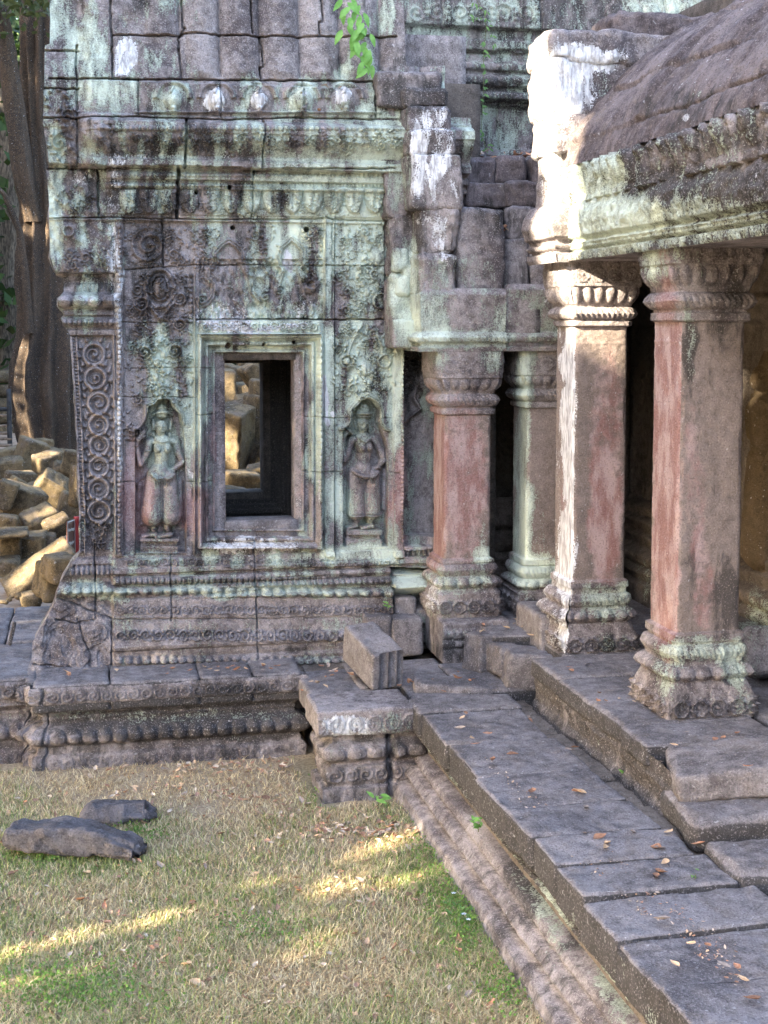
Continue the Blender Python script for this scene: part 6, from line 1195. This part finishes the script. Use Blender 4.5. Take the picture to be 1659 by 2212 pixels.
# white flowers by the terrace
x, y = onZ(1002, 1975, .02)
fl = thing('wild_flower', (x, y, 0)); tag(fl, 'tiny white wild flowers with green leaves at the foot of the terrace', 'flower')
fv = []; ff = []
for (du, dv) in ((0, 0), (-22, -45), (10, 12)):
    xx, yy_ = onZ(1002 + du, 1975 + dv, .05)
    for k in range(5):
        a = k * 1.257; i = len(fv); c_, s_ = math.cos(a), math.sin(a); fv += [(xx, yy_, .05), (xx + .010 * c_ - .005 * s_, yy_ + .010 * s_ + .005 * c_, .055), (xx + .017 * c_, yy_ + .017 * s_, .053), (xx + .010 * c_ + .005 * s_, yy_ + .010 * s_ - .005 * c_, .055)]; ff.append((i, i + 1, i + 2, i + 3))
par(mesh_arr('petals', np.array(fv), np.array(ff), simple('flower_white', (.75, .75, .8), (.8, .8, .85), 5, .6, 0)), fl)
par(mesh_arr('leaves', np.concatenate([place_leaf((x + random.uniform(-.08, .08), y + random.uniform(-.1, .2), .01), .04, (random.uniform(-1, 1), random.uniform(-1, 1), .4)) for _ in range(26)]), np.concatenate([LF + i * len(LV) for i in range(26)]), VIN2), fl)
# ================================================================== FALLEN LEAVES
def dry_variant(k):
    r_ = random.Random(k); n, m = 7, 5; V = []
    cr_, cf, tw = r_.uniform(.2, .75), r_.uniform(.1, .5), r_.uniform(-.5, .5); asp = r_.uniform(.42, .6)
    for i in range(n):
        t = i / (n - 1); w_ = asp * math.sin(math.pi * min(.985, max(.02, t)) ** .85) * .5
        for j in range(m):
            s_ = (j / (m - 1) - .5) * 2; V.append((s_ * w_ + .05 * math.sin(t * 5 + k), t - .5, cr_ * (t - .5) ** 2 + cf * s_ * s_ * w_ * 1.6 + tw * s_ * w_ * (t - .5) + r_.uniform(-.02, .02)))
    V = np.array(V); V[:, 2] -= V[:, 2].min(); return V, grid_faces(n, m)
DRY = [simple('dry_leaf_tan', (.50, .33, .20), (.64, .46, .30), 60, .8, .2, .003), simple('dry_leaf_brown', (.22, .11, .07), (.34, .19, .12), 60, .8, .2, .003), simple('dry_leaf_rust', (.36, .16, .09), (.46, .26, .17), 60, .8, .2, .003), simple('dry_leaf_grey', (.26, .20, .17), (.36, .29, .25), 60, .8, .2, .003)]
protos = []
for k in range(12):
    V, Fa = dry_variant(k); me_o = mesh_arr('fallen_leaf', V, Fa, DRY[k % 4]); protos.append(me_o.data); bpy.data.objects.remove(me_o)
nleaf = 0
def drop(x, y, z, size, lab, grp, mat_i=None, steep=.15):
    global nleaf
    if nleaf >= 298: return
    nleaf += 1; me = random.choice(protos) if mat_i is None else protos[mat_i]
    o = bpy.data.objects.new('fallen_leaf', me); COL.objects.link(o); o.location = (x, y, z); o.scale = (size, size, size * random.uniform(.6, 1.2)); o.rotation_euler = (random.gauss(0, steep), random.gauss(0, steep), random.uniform(0, 6.28)); tag(o, lab, 'leaf', grp)
def scatter(n, poly, Z, s, lab, grp, **k):
    for _ in range(n):
        u, v = random.choice(poly); u += random.gauss(0, k.get('su', 22)); v += random.gauss(0, k.get('sv', 10)); x, y = onZ(u, v, Z); drop(x, y, Z + .006, random.uniform(*s), lab, grp, None, k.get('steep', .2))
scatter(34, [(u, 1455 - (u - 100) * .02) for u in range(150, 760, 60)], .665, (.035, .07), 'dry leaf lying on the plinth ledge under the window wall', 'dry leaves on the plinth ledge', su=34, sv=7)
scatter(12, [(720, 1440), (690, 1475), (740, 1462)], .665, (.04, .07), 'dry leaf lying on the plinth ledge beside the fluted fallen block', 'dry leaves by the fluted block', su=20, sv=8)
scatter(14, [(930, 1480), (880, 1470), (990, 1460), (1120, 1440)], .675, (.04, .08), 'dry leaf on the slabs in front of the carved footing block', 'dry leaves by the footing block', su=40, sv=10)
scatter(34, [(975, 1560), (1050, 1600), (1090, 1640), (1200, 1640), (1130, 1700), (1260, 1720), (1300, 1800), (1400, 1810), (1460, 1800), (1400, 1860), (1440, 1960), (1500, 2000), (1480, 2060), (1580, 2090), (1600, 2150)], .664, (.05, .085), 'dry leaf lying on the walkway slabs of the terrace', 'dry leaves on the terrace walkway', su=26, sv=18)
scatter(22, [(1200, 1590), (1260, 1670), (1230, 1620), (1150, 1540), (1240, 1680)], .57, (.04, .08), 'dry leaf caught in the gully beside the step', 'dry leaves in the gully', su=14, sv=12)
scatter(20, [(1220, 1420), (1300, 1500), (1350, 1510), (1370, 1480), (1250, 1440), (1460, 1600), (1550, 1600), (1620, 1590), (1480, 1590), (1590, 1640)], .962, (.035, .075), 'dry leaf lying on the upper floor slabs round the pillars', 'dry leaves on the upper floor', su=20, sv=8)
scatter(22, [(1110, 1355), (1150, 1350), (1180, 1365), (1130, 1345), (1060, 1352)], .96, (.04, .07), 'dry leaf on the floor at the foot of the mossy green pillar', 'dry leaves by the green pillar', su=24, sv=7)
for _ in range(44):
    u = random.uniform(1000, 1195); Yl = random.uniform(11.72, 12.25); x, z = onY(u, 338, 11.7); drop(x * Yl / 11.7, Yl, z + .02 + random.uniform(0, .03), random.uniform(.05, .09), 'dry leaf in the drift on the ledge below the tower wall', 'dry leaves drifted on the high ledge', None, .5)
for u, v, Y in [(1080 + random.uniform(-16, 16), 500 + random.uniform(-12, 16), 11.22) for _ in range(10)]: x, z = onY(u, v, Y); drop(x, Y, z, random.uniform(.05, .08), 'dry leaf caught between the vault stones above the short pillars', 'dry leaves between the vault stones', None, .7)
for u, v in ((700, 185), (735, 190), (690, 240), (745, 235), (705, 187)): x, z = onY(u, v, 11.3); drop(x, 11.3, z, .07, 'dry leaf caught on the lotus frieze under the vine', 'dry leaves on the lotus frieze', None, .6)
for _ in range(18):
    t_ = random.random(); u = 1425 + 80 * t_ + random.gauss(0, 6); v = 150 - 36 * t_ + random.gauss(0, 3); x, z = onY(u, v, 9.68); drop(x, 9.68, z, random.uniform(.04, .08), 'dry leaf in the sunlit drift where the porch roof meets the gable', 'dry leaves drifted on the porch roof', None, .5)
lawn_spots = [(300, 1650), (500, 1640), (640, 1640), (420, 1700), (580, 1720), (760, 1790), (820, 1790), (870, 1800), (940, 1790), (700, 1760), (900, 1900), (960, 2050), (1040, 2100), (1090, 2150)]
while nleaf < 298:
    u, v = random.choice(lawn_spots) if random.random() < .7 else (random.uniform(0, 1050), random.uniform(1650, 2200)); u += random.gauss(0, 60); v += random.gauss(0, 24); x, y = onZ(u, v, 0)
    if x > 2.1 or y > 10.6 or (x > 1.5 and y > 9.5): continue
    drop(x, y, .014 + gz_(np.array([x, y, 0.0])), random.uniform(.045, .09), 'dry brown leaf lying in the lawn grass', 'dry leaves in the lawn', None, .35)
# the small litter beyond counting
allV, allF, k = [], [], 0; litter = []
for _ in range(1200):
    u, v = random.choice(lawn_spots[:10]) if random.random() < .5 else (random.uniform(-20, 1080), random.uniform(1620, 2210)); u += random.gauss(0, 90); v += abs(random.gauss(0, 22)) - 10; x, y = onZ(u, v, 0)
    if x > 2.15 or y > 10.68 or (x > 1.5 and y > 9.5): continue
    litter.append((x, y, .010 + float(gz_(np.array([x, y, 0.0]))), random.uniform(.02, .06)))
for _ in range(420):
    u = random.uniform(880, 1600); v = 1540 + (u - 880) * .75 + random.uniform(-30, 60); x, y = onZ(u, v, .65)
    if 2.4 < x < 3.0 and 4.6 < y < 9.6: litter.append((x, y, .655, random.uniform(.008, .024)))
for (x, y, z, s_) in litter:
    me = protos[random.randrange(12)]; V, Fa = dry_variant(random.randrange(12)); M = np.array(Euler((random.gauss(0, .4), random.gauss(0, .4), random.uniform(0, 6.3))).to_matrix()); allV.append((V * s_) @ M.T + np.array([x, y, z])); allF.append(Fa + k); k += len(V)
lc_ = np.array([(.55, .38, .26), (.36, .2, .13), (.42, .25, .18), (.62, .50, .40)])[rng.integers(0, 4, len(litter))]; lc_ = np.concatenate([lc_, np.ones((len(litter), 1))], 1).repeat(35, 0)
tag(mesh_arr('leaf_litter', np.concatenate(allV), np.concatenate(allF), simple('litter', (.8, .8, .8), (1, 1, 1), 50, .85, .1, attr='col'), None, None, True, lc_), 'small crumbled leaf litter spread over the lawn below the plinth', 'litter', kind='stuff')
